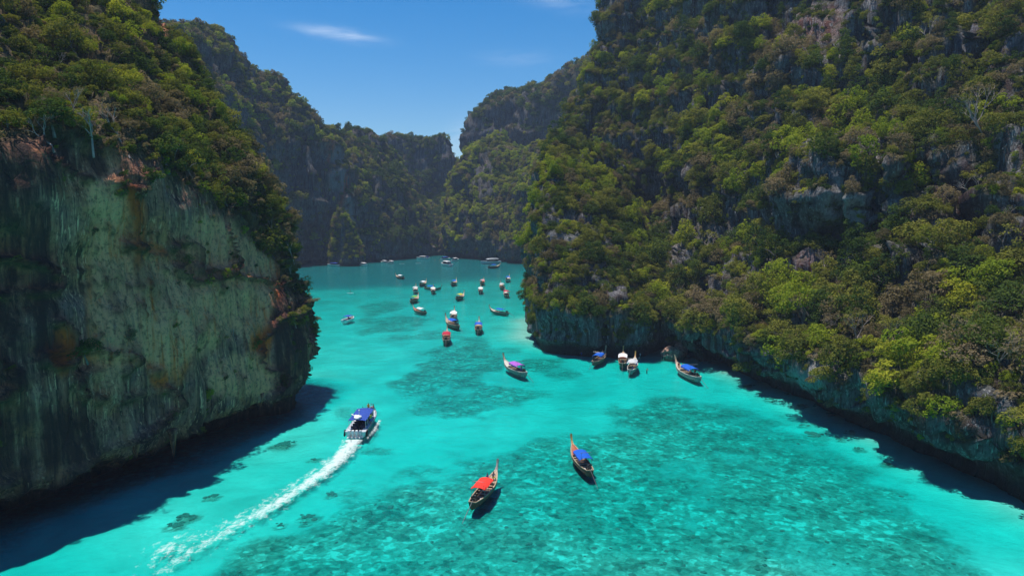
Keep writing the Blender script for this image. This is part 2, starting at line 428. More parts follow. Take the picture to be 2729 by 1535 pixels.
def column(lip, inward, ups, lipz, depth, back, bulge=1.0, mids=((0.33, 1.0), (0.66, 0.6)), sheer=0.0):
    """foot under water, notch, lip, face, then the given points, then a back slope"""
    lip = np.array(lip, float); inw = np.array([inward[0], inward[1], 0.0])
    f0 = lip+inw*depth; f0[2] = -5.0
    f1 = lip+inw*depth; f1[2] = lipz*0.35
    pts = [f0, f1, lip]
    b = np.array(ups[0], float)
    if sheer: b[:2] = lip[:2]+inw[:2]*sheer; ups = [b]+list(ups[1:])
    for t, k in mids: pts.append(lip+(b-lip)*t-inw*bulge*k)
    pts += [np.array(u, float) for u in ups]
    top = pts[-1].copy(); back = np.array(back, float)
    pts += [top+np.array([inw[0]*14, inw[1]*14, 1.0])+back*0.2, top+inw*40+back-np.array([0, 0, 14.0])]
    return pts

# --- left headland: a sheer stained wall, forest on its shoulders
def left_headland():
    IN = (-0.93, 0.36); D = 7.0; LZ = 4.2; bk = (-10, 15, 0); g = []
    g.append(column((-118, 2, LZ), IN, [(-122, 6, 46), (-135, 16, 66), (-158, 30, 100)], LZ, D, bk))
    g.append(column((-88, 34, LZ), IN, [(-90, 36, 46), (-103, 50, 68), (-126, 72, 105)], LZ, D, bk))
    T = [((0, 1305), (0, 372, 80), (0, 160, 103), (0, -170, 140)),
         ((197, 1252), (200, 385, 88), (190, 190, 110), (170, -170, 148)),
         ((366, 1189), (370, 415, 97), (355, 215, 119), (330, -90, 158)),
         ((464, 1147), (480, 485, 104), (460, 290, 125), (405, 40, 164)),
         ((543, 1118), (560, 545, 110), (550, 370, 128), (500, 150, 160)),
         ((637, 1086), (645, 610, 117), (645, 460, 131), (590, 295, 152)),
         ((755, 1049), (735, 705, 126), (730, 590, 134), (695, 470, 146))]
    for l, b, s, c in T: g.append(column(Z(l[0], l[1], LZ), IN, [Q(*b), Q(*s), Q(*c)], LZ, D, bk))
    g.append(column(Z(792, 1030, LZ), (-0.8, 0.6), [Q(776, 755, 131), Q(762, 670, 136), Q(735, 540, 144)], LZ, 2.5, bk))
    g.append(column(Z(800, 995, LZ), (-1.0, 0.1), [Q(796, 800, 140), Q(776, 705, 142), Q(748, 580, 147)], LZ, 2.0, bk))
    L = Z(814, 992, LZ)+np.array([-14, 10, 0])
    g.append(column(L, (-0.7, -0.7), [L+np.array([-4, 2, 18]), L+np.array([-9, 4, 30]), L+np.array([-16, 8, 42])], LZ, 2.0, (-10, 0, 0)))
    L = L+np.array([-45, 12, 0])
    g.append(column(L, (-0.3, -0.9), [L+np.array([-5, -2, 30]), L+np.array([-9, -6, 55]), L+np.array([-12, -12, 75])], LZ, 2.0, (-10, 0, 0)))
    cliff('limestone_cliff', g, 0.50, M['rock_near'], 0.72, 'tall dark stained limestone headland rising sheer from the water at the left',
          brow_row=5.0, base_z=5.0, seed=2, crack=1.4, shade_tint=((60, 385, 150, 45), (235, 445, 60, 45), (40, 700, 130, 330), (100, 1180, 240, 110), (770, 900, 45, 200), (40, 470, 150, 110)),  # shade of left third and foot painted dark; brow toned down
          rock=((432, 70, 26, 70, 15),),
          stain=((352, 600, 34, 150, 3), (300, 640, 50, 60), (400, 690, 60, 45), (400, 850, 26, 190), (425, 960, 40, 85), (480, 900, 40, 120), (255, 800, 28, 170), (165, 930, 35, 60), (560, 800, 24, 120), (690, 880, 40, 110), (720, 760, 40, 60), (300, 950, 80, 26)),
          pale=((430, 830, 190, 170), (300, 780, 80, 260), (630, 760, 110, 150), (280, 520, 60, 110), (560, 660, 80, 80), (640, 1000, 110, 60)))
left_headland()

# --- right mountain, its promontory and the far walls
def right_mountain():
    IN = (0.97, 0.2); D = 4.0; LZ = 3.4; bk = (30, 20, 0); g = []
    def colm(lip, ups): g.append(column(lip, IN, ups, LZ, D, bk, 0.8, ((0.4, 0.8),), 0.6))
    colm((62, 400, LZ), [Q(1560, 500, 400), Q(1570, 400, 410), Q(1600, 260, 420), Q(1640, 90, 430), Q(1660, -130, 440)])
    colm((20, 300, LZ), [Q(1448, 560, 292), Q(1490, 410, 303), Q(1547, 270, 318), Q(1612, 110, 333), Q(1626, -130, 352)])
    colm((36, 268, LZ), [Q(1600, 640, 285), Q(1600, 480, 292), Q(1625, 300, 300), Q(1690, 100, 318), Q(1720, -150, 342)])
    colm(Z(1790, 909, LZ), [Q(1745, 760, 238), Q(1735, 580, 262), Q(1740, 400, 272), Q(1790, 150, 292), Q(1810, -150, 320)])
    colm(Z(1870, 924, LZ), [Q(1860, 830, 184), Q(1850, 660, 200), Q(1850, 460, 225), Q(1880, 200, 260), Q(1900, -150, 300)])
    colm(Z(1960, 968, LZ), [Q(1955, 860, 164), Q(1950, 690, 178), Q(1950, 490, 200), Q(1970, 230, 235), Q(1990, -150, 275)])
    colm(Z(2060, 1006, LZ), [Q(2060, 890, 147), Q(2065, 720, 159), Q(2070, 520, 172), Q(2080, 250, 207), Q(2100, -150, 250)])
    colm(Z(2250, 1086, LZ), [Q(2250, 940, 129), Q(2255, 740, 143), Q(2265, 500, 152), Q(2290, 260, 183), Q(2310, -150, 225)])
    colm(Z(2450, 1170, LZ), [Q(2450, 990, 110), Q(2460, 780, 124), Q(2470, 560, 142), Q(2480, 270, 165), Q(2500, -150, 205)])
    colm(Z(2650, 1255, LZ), [Q(2660, 1040, 96), Q(2670, 820, 108), Q(2680, 570, 124), Q(2690, 270, 148), Q(2700, -150, 190)])
    colm(Z(2850, 1340, LZ), [Q(2860, 1100, 86), Q(2870, 850, 98), Q(2880, 570, 114), Q(2890, 250, 138), Q(2900, -150, 180)])
    colm((100, 45, LZ), [(103, 48, 18), (112, 54, 36), (124, 62, 60), (138, 74, 85), (165, 95, 115)])
    colm((130, 0, LZ), [(134, 4, 18), (143, 12, 36), (155, 22, 60), (170, 36, 85), (195, 55, 115)])
    cliff('mountain_slope', g, 0.95, M['rock_right'], 1.15, 'huge steep jungle covered limestone mountain filling the right side',
          base_z=5.5, seed=5, crack=0.7, ledge=2.1, band=14.0, stk=0.1, steep=1.15, cleft=4.8, flute=1.9, rocky=1.0, shade_tint=((1640, 505, 70, 55), (1692, 575, 45, 95), (1570, 430, 60, 30), (1735, 660, 30, 50), (2560, 530, 80, 120), (2640, 200, 70, 120)),  # gully shade painted into the rock colour
          rock=((2245, 540, 175, 185), (2150, 640, 120, 130), (1940, 560, 30, 90), (1690, 570, 48, 100), (1640, 500, 70, 50), (1570, 425, 60, 30), (1740, 830, 30, 36), (2390, 560, 60, 150), (2060, 60, 60, 110), (2330, 130, 30, 80), (1830, 500, 25, 70), (2480, 640, 40, 60), (2175, 60, 110, 120), (2545, 510, 70, 140), (2600, 150, 45, 90), (1620, 130, 20, 60, -15), (1680, 60, 22, 70, -20), (2110, 200, 25, 90),
                (2160, 350, 30, 70), (2350, 480, 60, 90), (1905, 640, 20, 60), (2640, 1080, 90, 70), (2020, 960, 60, 40), (2200, 1000, 70, 55)),
          stain=((2180, 60, 70, 60), (2560, 500, 25, 120), (2170, 700, 50, 50), (2460, 1130, 30, 30)),
          pale=((2250, 560, 60, 90), (2540, 480, 14, 80), (2170, 1000, 90, 40)))
right_mountain()

def promontory():
    LZ = 2.6; g = []
    def colm(lip, inw, ups, D=2.2): g.append(column(lip, inw, ups, LZ, D, (6, 16, -34), 0.6, ((0.4, 0.8),), 0.6))
    colm((24, 275, LZ), (0.8, 0.3), [(27, 276, 18), (29, 277, 32), (32, 278, 48), (37, 280, 60)])
    L = Z(1410, 850, LZ)+np.array([2, 22, 0])
    colm(L, (1, 0.1), [L+np.array([0.5, 3, 9]), L+np.array([1.5, 6, 22]), L+np.array([4, 8, 42]), L+np.array([8, 14, 56])])
    colm(Z(1405, 872, LZ), (0.9, 0.4), [Q(1402, 800, 203), Q(1407, 690, 211), Q(1427, 540, 224), Q(1462, 455, 240)])
    colm(Z(1440, 905, LZ), (0.5, 0.85), [Q(1435, 800, 186), Q(1445, 660, 196), Q(1468, 510, 215), Q(1485, 428, 236)])
    colm(Z(1520, 917, LZ), (0.05, 1), [Q(1525, 810, 180), Q(1530, 670, 191), Q(1530, 545, 211), Q(1512, 430, 240)])
    colm(Z(1620, 922, LZ), (0, 1), [Q(1620, 810, 179), Q(1615, 700, 189), Q(1608, 590, 207), Q(1578, 468, 238)])
    colm(Z(1700, 921, LZ), (0, 1), [Q(1700, 830, 178), Q(1700, 750, 189), Q(1690, 660, 204), Q(1645, 530, 232)])
    colm(Z(1775, 905, LZ), (0.1, 1), [Q(1765, 850, 178), Q(1755, 780, 189), Q(1740, 700, 204), Q(1700, 600, 228)])
    colm(Z(1850, 907, LZ)+np.array([0, 6, 0]), (0.3, 0.95), [Q(1810, 850, 192), Q(1790, 800, 202), Q(1772, 740, 215), Q(1745, 660, 232)])
    cliff('rock_promontory', g, 0.8, M['rock_right'], 0.95, 'pointed green rock promontory jutting into the lagoon below the mountain',
          base_z=5.0, seed=8, crack=0.5, ledge=1.6, band=12.0, steep=1.1, cleft=2.4, flute=1.6, rocky=0.9, rock=((1520, 640, 85, 85), (1600, 700, 70, 70), (1560, 560, 30, 40), (1470, 640, 35, 90), (1470, 760, 30, 45), (1560, 790, 40, 40), (1520, 890, 130, 34)),
          pale=((1500, 640, 40, 60),))
promontory()

def far_hill():
    LZ = 3.0; g = []; IN = (-0.75, 0.66)
    def colm(lip, ups): g.append(column(lip, IN, ups, LZ, 2.0, (-20, 20, 0), 1.0, ((0.5, 1.0),)))
    colm((-190, 260, LZ), [Q(250, 500, 270), Q(250, 330, 290), Q(250, 200, 310), Q(250, 60, 335)])
    colm((-178, 330, LZ), [Q(420, 500, 340), Q(420, 330, 355), Q(420, 200, 375), Q(420, 75, 395)])
    colm((-168, 395, LZ), [Q(560, 480, 400), Q(560, 330, 412), Q(550, 210, 428), Q(520, 85, 445)])
    colm((-158, 450, LZ), [Q(690, 510, 455), Q(680, 350, 464), Q(660, 260, 474), Q(605, 110, 490)])
    colm(ZW(820, 704, LZ), [Q(790, 560, 494), Q(775, 390, 499), Q(755, 300, 508), Q(690, 190, 525)])
    colm(ZW(870, 702, LZ), [Q(850, 560, 506), Q(835, 370, 510), Q(810, 310, 517), Q(755, 210, 535)])
    colm(ZW(920, 700, LZ), [Q(905, 560, 519), Q(885, 390, 523), Q(860, 340, 530), Q(820, 285, 548)])
    colm(ZW(970, 698, LZ), [Q(955, 590, 532), Q(935, 470, 540), Q(905, 390, 552), Q(872, 330, 568)])
    colm(ZW(1005, 696, LZ), [Q(1010, 600, 548), Q(990, 500, 560), Q(965, 420, 578), Q(935, 358, 600)])
    colm(ZW(1010, 696, LZ)+np.array([10, 40, 0]), [Q(1040, 620, 600), Q(1030, 540, 615), Q(1000, 470, 630), Q(970, 400, 645)])
    cliff('far_hill', g, 2.4, M['rock_far'], 1.5, 'tall shaded hill with a bare blue grey cliff at the far left of the lagoon',
          base_z=7, seed=11, rocky=0.8, cleft=5.0, ledge=1.3, band=24.0, stk=0.6, freq=0.6, crack=0.6,
          rock=((870, 500, 75, 125), (800, 450, 55, 90), (930, 600, 35, 80), (765, 210, 10, 30, 30), (620, 110, 10, 30, 30), (900, 690, 80, 20)),
          pale=((930, 590, 16, 70), (900, 450, 20, 70)), stain=((920, 520, 16, 60), (885, 420, 14, 60)))
far_hill()

def back_wall():
    LZ = 3.0; g = []; IN = (0.1, 1.0)
    def colm(lip, ups, b=(0, 30, 0)): g.append(column(lip, IN, ups, LZ, 2.0, b, 1.0, ((0.5, 1.0),)))
    colm(ZW(950, 698, LZ)+np.array([0, 20, 0]), [Q(930, 600, 570), Q(930, 500, 590), Q(930, 400, 620), Q(915, 348, 650)])
    colm(ZW(1000, 697, LZ), [Q(1005, 610, 550), Q(1000, 510, 565), Q(990, 420, 590), Q(983, 352, 620)])
    colm(ZW(1075, 689, LZ), [Q(1075, 620, 572), Q(1065, 540, 585), Q(1045, 460, 605), Q(1018, 368, 635)])
    colm(ZW(1125, 684, LZ), [Q(1120, 640, 600), Q(1115, 580, 610), Q(1100, 520, 625), Q(1075, 440, 650)])
    colm(ZW(1165, 680, LZ), [Q(1160, 650, 625), Q(1155, 620, 645), Q(1150, 580, 670), Q(1140, 530, 700)])
    colm(ZW(1205, 680, LZ), [Q(1205, 650, 625), Q(1205, 610, 645), Q(1210, 560, 670), Q(1215, 500, 700)])
    colm(ZW(1260, 684, LZ)+np.array([0, 20, 0]), [Q(1260, 640, 640), Q(1260, 590, 660), Q(1260, 530, 690), Q(1260, 460, 720)])
    cliff('far_wall', g, 2.4, M['rock_far'], 1.5, 'dark forested rock wall closing the far end of the lagoon', base_z=7, seed=13, rocky=0.8, cleft=5.0, ledge=1.3, band=24.0, stk=0.6, freq=0.6, crack=0.5,
          rock=((1060, 400, 25, 40), (1000, 370, 20, 30), (1150, 660, 40, 15)))
    g = []
    def cc(pts): g.append([np.array(p) for p in pts]+[np.array(pts[-1])+np.array([0, 60, -30])])
    cc([Q(960, 560, 720), Q(965, 450, 735), Q(975, 385, 750)])
    cc([Q(1010, 560, 720), Q(1010, 450, 735), Q(1015, 368, 750)])
    cc([Q(1060, 560, 720), Q(1060, 450, 735), Q(1060, 364, 750)])
    cc([Q(1105, 560, 720), Q(1105, 450, 732), Q(1105, 368, 745)])
    cc([Q(1145, 560, 720), Q(1145, 450, 728), Q(1140, 370, 740)])
    cc([Q(1175, 560, 720), Q(1178, 450, 726), Q(1173, 365, 735)])
    cc([Q(1205, 560, 720), Q(1203, 460, 724), Q(1193, 376, 732)])
    cc([Q(1225, 560, 730), Q(1217, 480, 735), Q(1204, 410, 740)])
    cc([Q(1250, 560, 750), Q(1245, 500, 755), Q(1225, 440, 760)])
    cliff('back_ridge', g, 3.0, M['rock_far'], 1.3, 'low rocky ridge behind the far wall under the open sky', base_z=0.05, seed=17, ledge=1.3, band=24.0, stk=0.6, freq=0.6, crack=0.4,
          rock=((1190, 410, 20, 45), (1060, 380, 30, 20), (1120, 430, 25, 30)))
back_wall()

def cone_hill():
    LZ = 3.0; g = []; IN = (0.2, 0.98)
    def colm(lip, ups): g.append(column(lip, IN, ups, LZ, 2.0, (10, 30, -10), 1.0, ((0.5, 1.0),)))
    L = ZW(1197, 681, LZ)+np.array([2, 40, 0])
    colm(L, [L+np.array([2, 5, 28]), L+np.array([6, 12, 50]), L+np.array([14, 22, 72]), L+np.array([26, 34, 92])])
    colm(ZW(1199, 681, LZ), [Q(1200, 620, 600), Q(1203, 550, 606), Q(1227, 450, 618), Q(1272, 400, 645)])
    colm(ZW(1237, 688, LZ), [Q(1237, 620, 568), Q(1242, 550, 576), Q(1262, 450, 594), Q(1300, 380, 640)])
    colm(ZW(1292, 693, LZ), [Q(1297, 620, 546), Q(1302, 560, 554), Q(1318, 450, 578), Q(1332, 368, 640)])
    colm(ZW(1325, 696, LZ), [Q(1342, 640, 534), Q(1350, 570, 545), Q(1362, 490, 565), Q(1362, 420, 620)])
    colm(ZW(1355, 699, LZ), [Q(1365, 640, 520), Q(1375, 570, 528), Q(1388, 480, 545), Q(1400, 410, 585)])
    colm(ZW(1400, 703, LZ), [Q(1410, 630, 503), Q(1420, 540, 512), Q(1428, 440, 527), Q(1432, 388, 560)])
    colm(ZW(1460, 706, LZ), [Q(1465, 600, 495), Q(1470, 500, 505), Q(1475, 440, 520), Q(1475, 395, 550)])
    colm(ZW(1540, 706, LZ), [Q(1540, 600, 492), Q(1540, 500, 502), Q(1540, 440, 517), Q(1540, 395, 545)])
    cliff('green_hill', g, 2.4, M['rock_far'], 1.6, 'pointed forested hill at the water behind the right promontory', base_z=8, seed=19, cleft=5.0, ledge=1.3, band=24.0, stk=0.6, freq=0.6, crack=0.5,
          rock=((1290, 470, 30, 60), (1300, 660, 60, 25), (1240, 600, 12, 60)))
    g = []
    def cc(pts): g.append([np.array(p) for p in pts]+[np.array(pts[-1])+np.array([10, 40, 6]), np.array(pts[-1])+np.array([20, 120, -20])])
    cc([Q(1262, 600, 800), Q(1258, 500, 805), Q(1255, 440, 810), Q(1252, 360, 815)])
    cc([Q(1240, 600, 720), Q(1238, 500, 724), Q(1235, 400, 728), Q(1243, 330, 735)])
    cc([Q(1262, 600, 705), Q(1258, 500, 708), Q(1254, 400, 712), Q(1256, 302, 722)])
    cc([Q(1310, 600, 690), Q(1305, 500, 693), Q(1300, 380, 698), Q(1292, 275, 715)])
    cc([Q(1360, 600, 675), Q(1355, 500, 678), Q(1350, 370, 684), Q(1340, 258, 702)])
    cc([Q(1410, 600, 660), Q(1405, 480, 664), Q(1400, 350, 672), Q(1390, 247, 692)])
    cc([Q(1460, 600, 645), Q(1455, 480, 650), Q(1450, 340, 660), Q(1442, 236, 680)])
    cc([Q(1510, 600, 630), Q(1505, 450, 638), Q(1500, 310, 650), Q(1495, 184, 668)])
    cc([Q(1560, 600, 620), Q(1558, 430, 630), Q(1555, 280, 642), Q(1555, 160, 660)])
    cc([Q(1650, 600, 600), Q(1650, 430, 612), Q(1650, 270, 625), Q(1650, 100, 640)])
    cliff('plateau_cliff', g, 3.0, M['rock_far'], 1.7, 'high flat topped forested cliff behind the pointed hill', base_z=0.05, seed=23, rocky=0.8, cleft=5.0, ledge=1.3, band=24.0, stk=0.6, freq=0.6, crack=0.6,
          rock=((1270, 370, 35, 50), (1330, 370, 50, 40), (1400, 340, 25, 60), (1450, 400, 30, 50), (1380, 310, 20, 30)))
cone_hill()

# the ivy clad rock pillar standing at the foot of the far hill
def pillar():
    b = Z(922, 706, 0); g = []
    for k in range(9):
        a = 2*math.pi*k/8; r = np.array([math.cos(a), math.sin(a), 0])
        col = []
        for h, rr, ox in ((-4, 15, 0), (3, 13.5, 0), (13, 11, 0), (24, 7.5, -1.5), (34, 4.0, -2.5), (39, 2.0, -3), (41, 0.3, -3)):
            c = b+np.array([ox, 2, h]); col.append(c+r*rr*np.array([1, 0.8, 0]))
        g.append(col[::1])
    cliff('rock_pillar', g, 1.4, M['rock_far'], 0.8, 'slender ivy clad rock pillar standing before the far cliff', base_z=6, seed=29, freq=0.8, rock=((912, 640, 8, 60),))
pillar()
print('cliffs', sum(len(c['F']) for c in CLIFFS.values()))

# ------------------------------------------------------------------ lagoon: sea bed and water
def in_poly(px, py, poly):
    ins = np.zeros(px.shape, bool); dist = np.full(px.shape, 1e9); n = len(poly)
    for i in range(n):
        x0, y0 = poly[i]; x1, y1 = poly[(i+1) % n]
        c = ((y0 > py) != (y1 > py)) & (px < (x1-x0)*(py-y0)/(y1-y0+1e-9)+x0); ins ^= c
        dx, dy = x1-x0, y1-y0
        t = np.clip(((px-x0)*dx+(py-y0)*dy)/(dx*dx+dy*dy+1e-9), 0, 1)
        dist = np.minimum(dist, np.hypot(px-(x0+t*dx), py-(y0+t*dy)))
    return np.where(ins, dist, -dist)
def G2(px, py): p = Z(px, py, 0); return (p[0], p[1])
REEF = [G2(*p) for p in ((430, 1535), (620, 1455), (830, 1405), (880, 1345), (960, 1285), (1060, 1275), (1250, 1245), (1330, 1215), (1500, 1135), (1660, 1075),
        (1830, 1050), (1950, 1085), (2050, 1135), (2200, 1195), (2330, 1270), (2450, 1345), (2600, 1420), (2729, 1490), (2729, 1700), (300, 1700))]
SHORE = [G2(*p) for p in ((1400, 850), (1415, 895), (1500, 915), (1620, 922), (1800, 930), (1870, 937), (1960, 970), (2060, 1008), (2250, 1088), (2450, 1172), (2650, 1257), (2850, 1345))]+[(95, 20), (140, 20), (140, 260), (20, 260)]
DEEP = [G2(*p) for p in ((700, 772), (830, 768), (1000, 764), (1150, 757), (1290, 742), (1400, 722))]+[(60, 560), (60, 800), (-300, 800), (-300, 330)]
xs = np.concatenate([[-1500, -500, -250], np.arange(-125, 130, 0.9), [200, 500, 1500]])
ys = np.concatenate([[-600, -100, 20], 36*np.exp(np.linspace(0, math.log(690/36), 330)), [800, 1600]])
X, Y = np.meshgrid(xs, ys); bx, by = X.ravel(), Y.ravel()
B3 = np.stack([bx, by, np.zeros_like(bx)], 1)
n1 = fbm(B3*0.06, 4, 41); n2 = fbm(B3*0.22, 3, 43); n3 = fbm(B3*0.02, 3, 47)
reef = sstep(-6, 7.0, in_poly(bx, by, REEF)+n1*8+n2*5)
holes = sstep(0.34, 0.6, fbm(B3*np.array([.085, .085, 1])+9, 4, 51)); reef *= 1-0.6*holes
for (cx, cy, rx, ry, k) in ((1230, 955, 140, 50, .9), (1130, 1005, 80, 36, .75), (1190, 1060, 110, 40, .7), (1040, 860, 95, 30, .55), (1010, 822, 60, 22, .55), (1430, 962, 75, 22, .9),
                            (1340, 1035, 110, 24, .7), (1165, 885, 75, 18, .5), (1060, 895, 70, 12, .5), (1260, 905, 60, 16, .45), (900, 800, 60, 8, .25), (1250, 1000, 60, 40, .7),
                            (1500, 990, 60, 16, .5), (1010, 1185, 80, 22, .45), (950, 1090, 60, 16, .35), (1350, 925, 60, 12, .35)):  # patch right of the running speedboat is its shadow painted on the bed
    c = Z(cx, cy, 0); ex = abs(Z(cx+rx, cy, 0)[0]-c[0]); ey = abs(Z(cx, cy-ry, 0)[1]-Z(cx, cy+ry, 0)[1])/2
    r = np.sqrt(((bx-c[0])/ex)**2+((by-c[1])/ey)**2)+n1*0.75+n2*0.5
    reef = np.maximum(reef, np.minimum(1, k*1.15)*(1-sstep(0.40, 1.2, r)))
SPOTS = ((2171, 1162, 1.5), (2135, 1093, 1.2), (2052, 1069, .9), (2145, 1136, .8), (2183, 1092, .8), (2214, 1116, .8), (2266, 1161, .8), (2240, 1174, .8), (881, 1325, .9), (824, 1385, 1.1), (750, 1193, 1.3), (770, 1186, .9), (746, 1407, .6), (811, 1403, .5),
         (1690, 952, 1.0), (1475, 933, 1.1), (1640, 938, 1.1), (2290, 1200, .7), (2360, 1240, .8), (1990, 1035, .9), (2100, 1060, .8), (505, 1385, 1.2), (840, 1230, .7), (1895, 975, 1.2), (1930, 1000, .9), (560, 1330, .9), (470, 1410, 1.0), (2020, 1010, 1.0), (2080, 1030, .9), (1830, 960, 1.0))
for (cx, cy, s_) in SPOTS:
    c = Z(cx, cy, -1.0); r = np.hypot(bx-c[0], (by-c[1])*1.2)/(s_*1.15)+n2*0.6; reef = np.maximum(reef, 0.95*(1-sstep(0.4, 1.35, r)))
shore = in_poly(bx, by, SHORE)
deep = sstep(-14, 26, in_poly(bx, by, DEEP)+n3*18)
depth = 1.55+0.3*n1+0.9*np.clip(n3*1.6, -.5, 1)+1.3*sstep(130, 330, by)
depth = depth*(1-deep)+deep*12.0
WALL = [G2(*p) for p in ((-300, 1480), (0, 1330), (197, 1275), (366, 1212), (543, 1140), (700, 1085), (805, 1040))]+[(-60, 150), (-140, 150), (-140, 20)]
foot = sstep(-13, -2, in_poly(bx, by, WALL)+n1*3)
depth = depth+foot*6.0; reef = np.maximum(reef, foot*0.9)  # bed tinted darker along the wall to deepen the cliff's shadow
sh = sstep(-17, -1.0, shore+n1*3.0)
depth = depth*(1-sh)+sh*0.35
depth -= reef*(0.32+0.25*np.maximum(n2, -0.6))
depth = np.maximum(depth, 0.22)
# the bed as the eye finds it through the surface: light bends, so it lies shallower than it is deep
gdepth = np.minimum(depth*0.85, 0.95-0.35*sstep(110, 260, by)+0.25*n1)*(1-0.2*deep); gdepth = np.maximum(gdepth, 0.18)
idx = np.arange(len(bx)).reshape(X.shape)
F = np.stack([idx[:-1, :-1], idx[:-1, 1:], idx[1:, 1:], idx[1:, :-1]], -1).reshape(-1, 4)
me = bpy.data.meshes.new('seabed'); me.from_pydata(np.stack([bx, by, -gdepth], 1).tolist(), [], F.tolist())
me.polygons.foreach_set('use_smooth', [True]*len(F))
a = me.attributes.new('fathom', 'FLOAT', 'POINT'); a.data.foreach_set('value', depth.astype(np.float32))
a = me.attributes.new('reef', 'FLOAT', 'POINT'); a.data.foreach_set('value', reef.astype(np.float32)); me.update()
def seabed_material():
    t = NT('sea_floor'); ob = t.coord()
    reef = t.attr('reef')
    sandn = t.noise(ob, 0.11, 7, 0.62, 0.5); sandf = t.noise(t.coord((1, 2.2, 1), rot=(0, 0, 0.5)), 1.6, 4, 0.6)
    sand = t.mix(t.rng(sandn, 0.3, 0.7), (0.41, 0.38, 0.315), (0.66, 0.625, 0.53))
    sand = t.mix(t.rng(sandf, 0.46, 0.70, 0, 0.45), sand, (0.40, 0.38, 0.32))
    v1 = t.vor(ob, 0.75, out='Color'); v2 = t.vor(t.coord(loc=(5, 3, 0)), 1.7, out='Color')
    s1 = t.node('ShaderNodeSeparateColor'); t.l.new(v1, s1.inputs[0]); s2 = t.node('ShaderNodeSeparateColor'); t.l.new(v2, s2.inputs[0])
    nz = t.noise(ob, 1.1, 6, 0.68, 0.6); nb = t.noise(ob, 0.16, 4, 0.6)
    k = t.math('ADD', t.math('MULTIPLY', s1.outputs[0], 0.24), t.math('MULTIPLY', s2.outputs[1], 0.24))
    k = t.math('ADD', k, t.math('ADD', t.math('MULTIPLY', nz, 0.72), t.math('MULTIPLY', nb, 0.62)))
    coral = t.ramp(t.rng(k, 0.56, 1.16), (0.02, (0.065, 0.085, 0.066)), (0.28, (0.145, 0.165, 0.125)), (0.55, (0.27, 0.27, 0.205)), (0.80, (0.42, 0.39, 0.31)), (0.98, (0.66, 0.62, 0.52)))
    f = t.rng(t.math('ADD', reef, t.math('MULTIPLY', t.math('SUBTRACT', nz, 0.5), 1.8)), 0.06, 0.80)
    f = t.math('MULTIPLY', f, t.rng(reef, 0.02, 0.35), True)
    base = t.mix(f, sand, coral)
    # light lost in the water above the sand: red first
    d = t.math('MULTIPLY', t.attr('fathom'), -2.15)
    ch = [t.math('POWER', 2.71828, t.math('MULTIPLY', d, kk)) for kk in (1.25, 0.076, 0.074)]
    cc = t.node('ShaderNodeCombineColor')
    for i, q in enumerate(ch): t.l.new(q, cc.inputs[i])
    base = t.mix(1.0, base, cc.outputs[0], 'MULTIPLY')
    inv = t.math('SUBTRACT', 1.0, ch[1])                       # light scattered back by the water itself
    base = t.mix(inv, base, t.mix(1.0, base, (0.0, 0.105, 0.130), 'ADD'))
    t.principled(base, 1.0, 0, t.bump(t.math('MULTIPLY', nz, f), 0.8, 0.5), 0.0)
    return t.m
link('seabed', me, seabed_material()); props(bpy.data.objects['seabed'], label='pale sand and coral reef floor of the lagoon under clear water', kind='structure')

def water_material():
    t = NT('clear_water'); 
    a = t.noise(t.coord((1, 1.35, 1), rot=(0, 0, 0.45)), 0.9, 6, 0.65, 0.9)
    b = t.noise(t.coord((1, 1.5, 1), rot=(0, 0, -0.3)), 0.22, 4, 0.55, 0.8)
    h = t.math('ADD', t.math('MULTIPLY', a, 0.55), b)
    nr = t.bump(h, 0.55, 0.26)
    fr = t.node('ShaderNodeFresnel'); fr.inputs['IOR'].default_value = 1.2; t.l.new(nr, fr.inputs['Normal'])
    tr = t.node('ShaderNodeBsdfTransparent'); t.put(tr.inputs['Color'], (0.90, 0.985, 1.0))
    gl = t.node('ShaderNodeBsdfGlossy'); gl.inputs['Roughness'].default_value = 0.12; t.l.new(nr, gl.inputs['Normal'])
    mx = t.node('ShaderNodeMixShader'); t.l.new(fr.outputs[0], mx.inputs[0]); t.l.new(tr.outputs[0], mx.inputs[1]); t.l.new(gl.outputs[0], mx.inputs[2])
    t.l.new(mx.outputs[0], t.out.inputs['Surface']); return t.m
wv = [(-1500, -600, 0), (1500, -600, 0), (1500, 1600, 0), (-1500, 1600, 0)]
props(link('water', meshdata('water', wv, [(0, 1, 2, 3)]), water_material()), label='clear turquoise lagoon water', kind='structure')

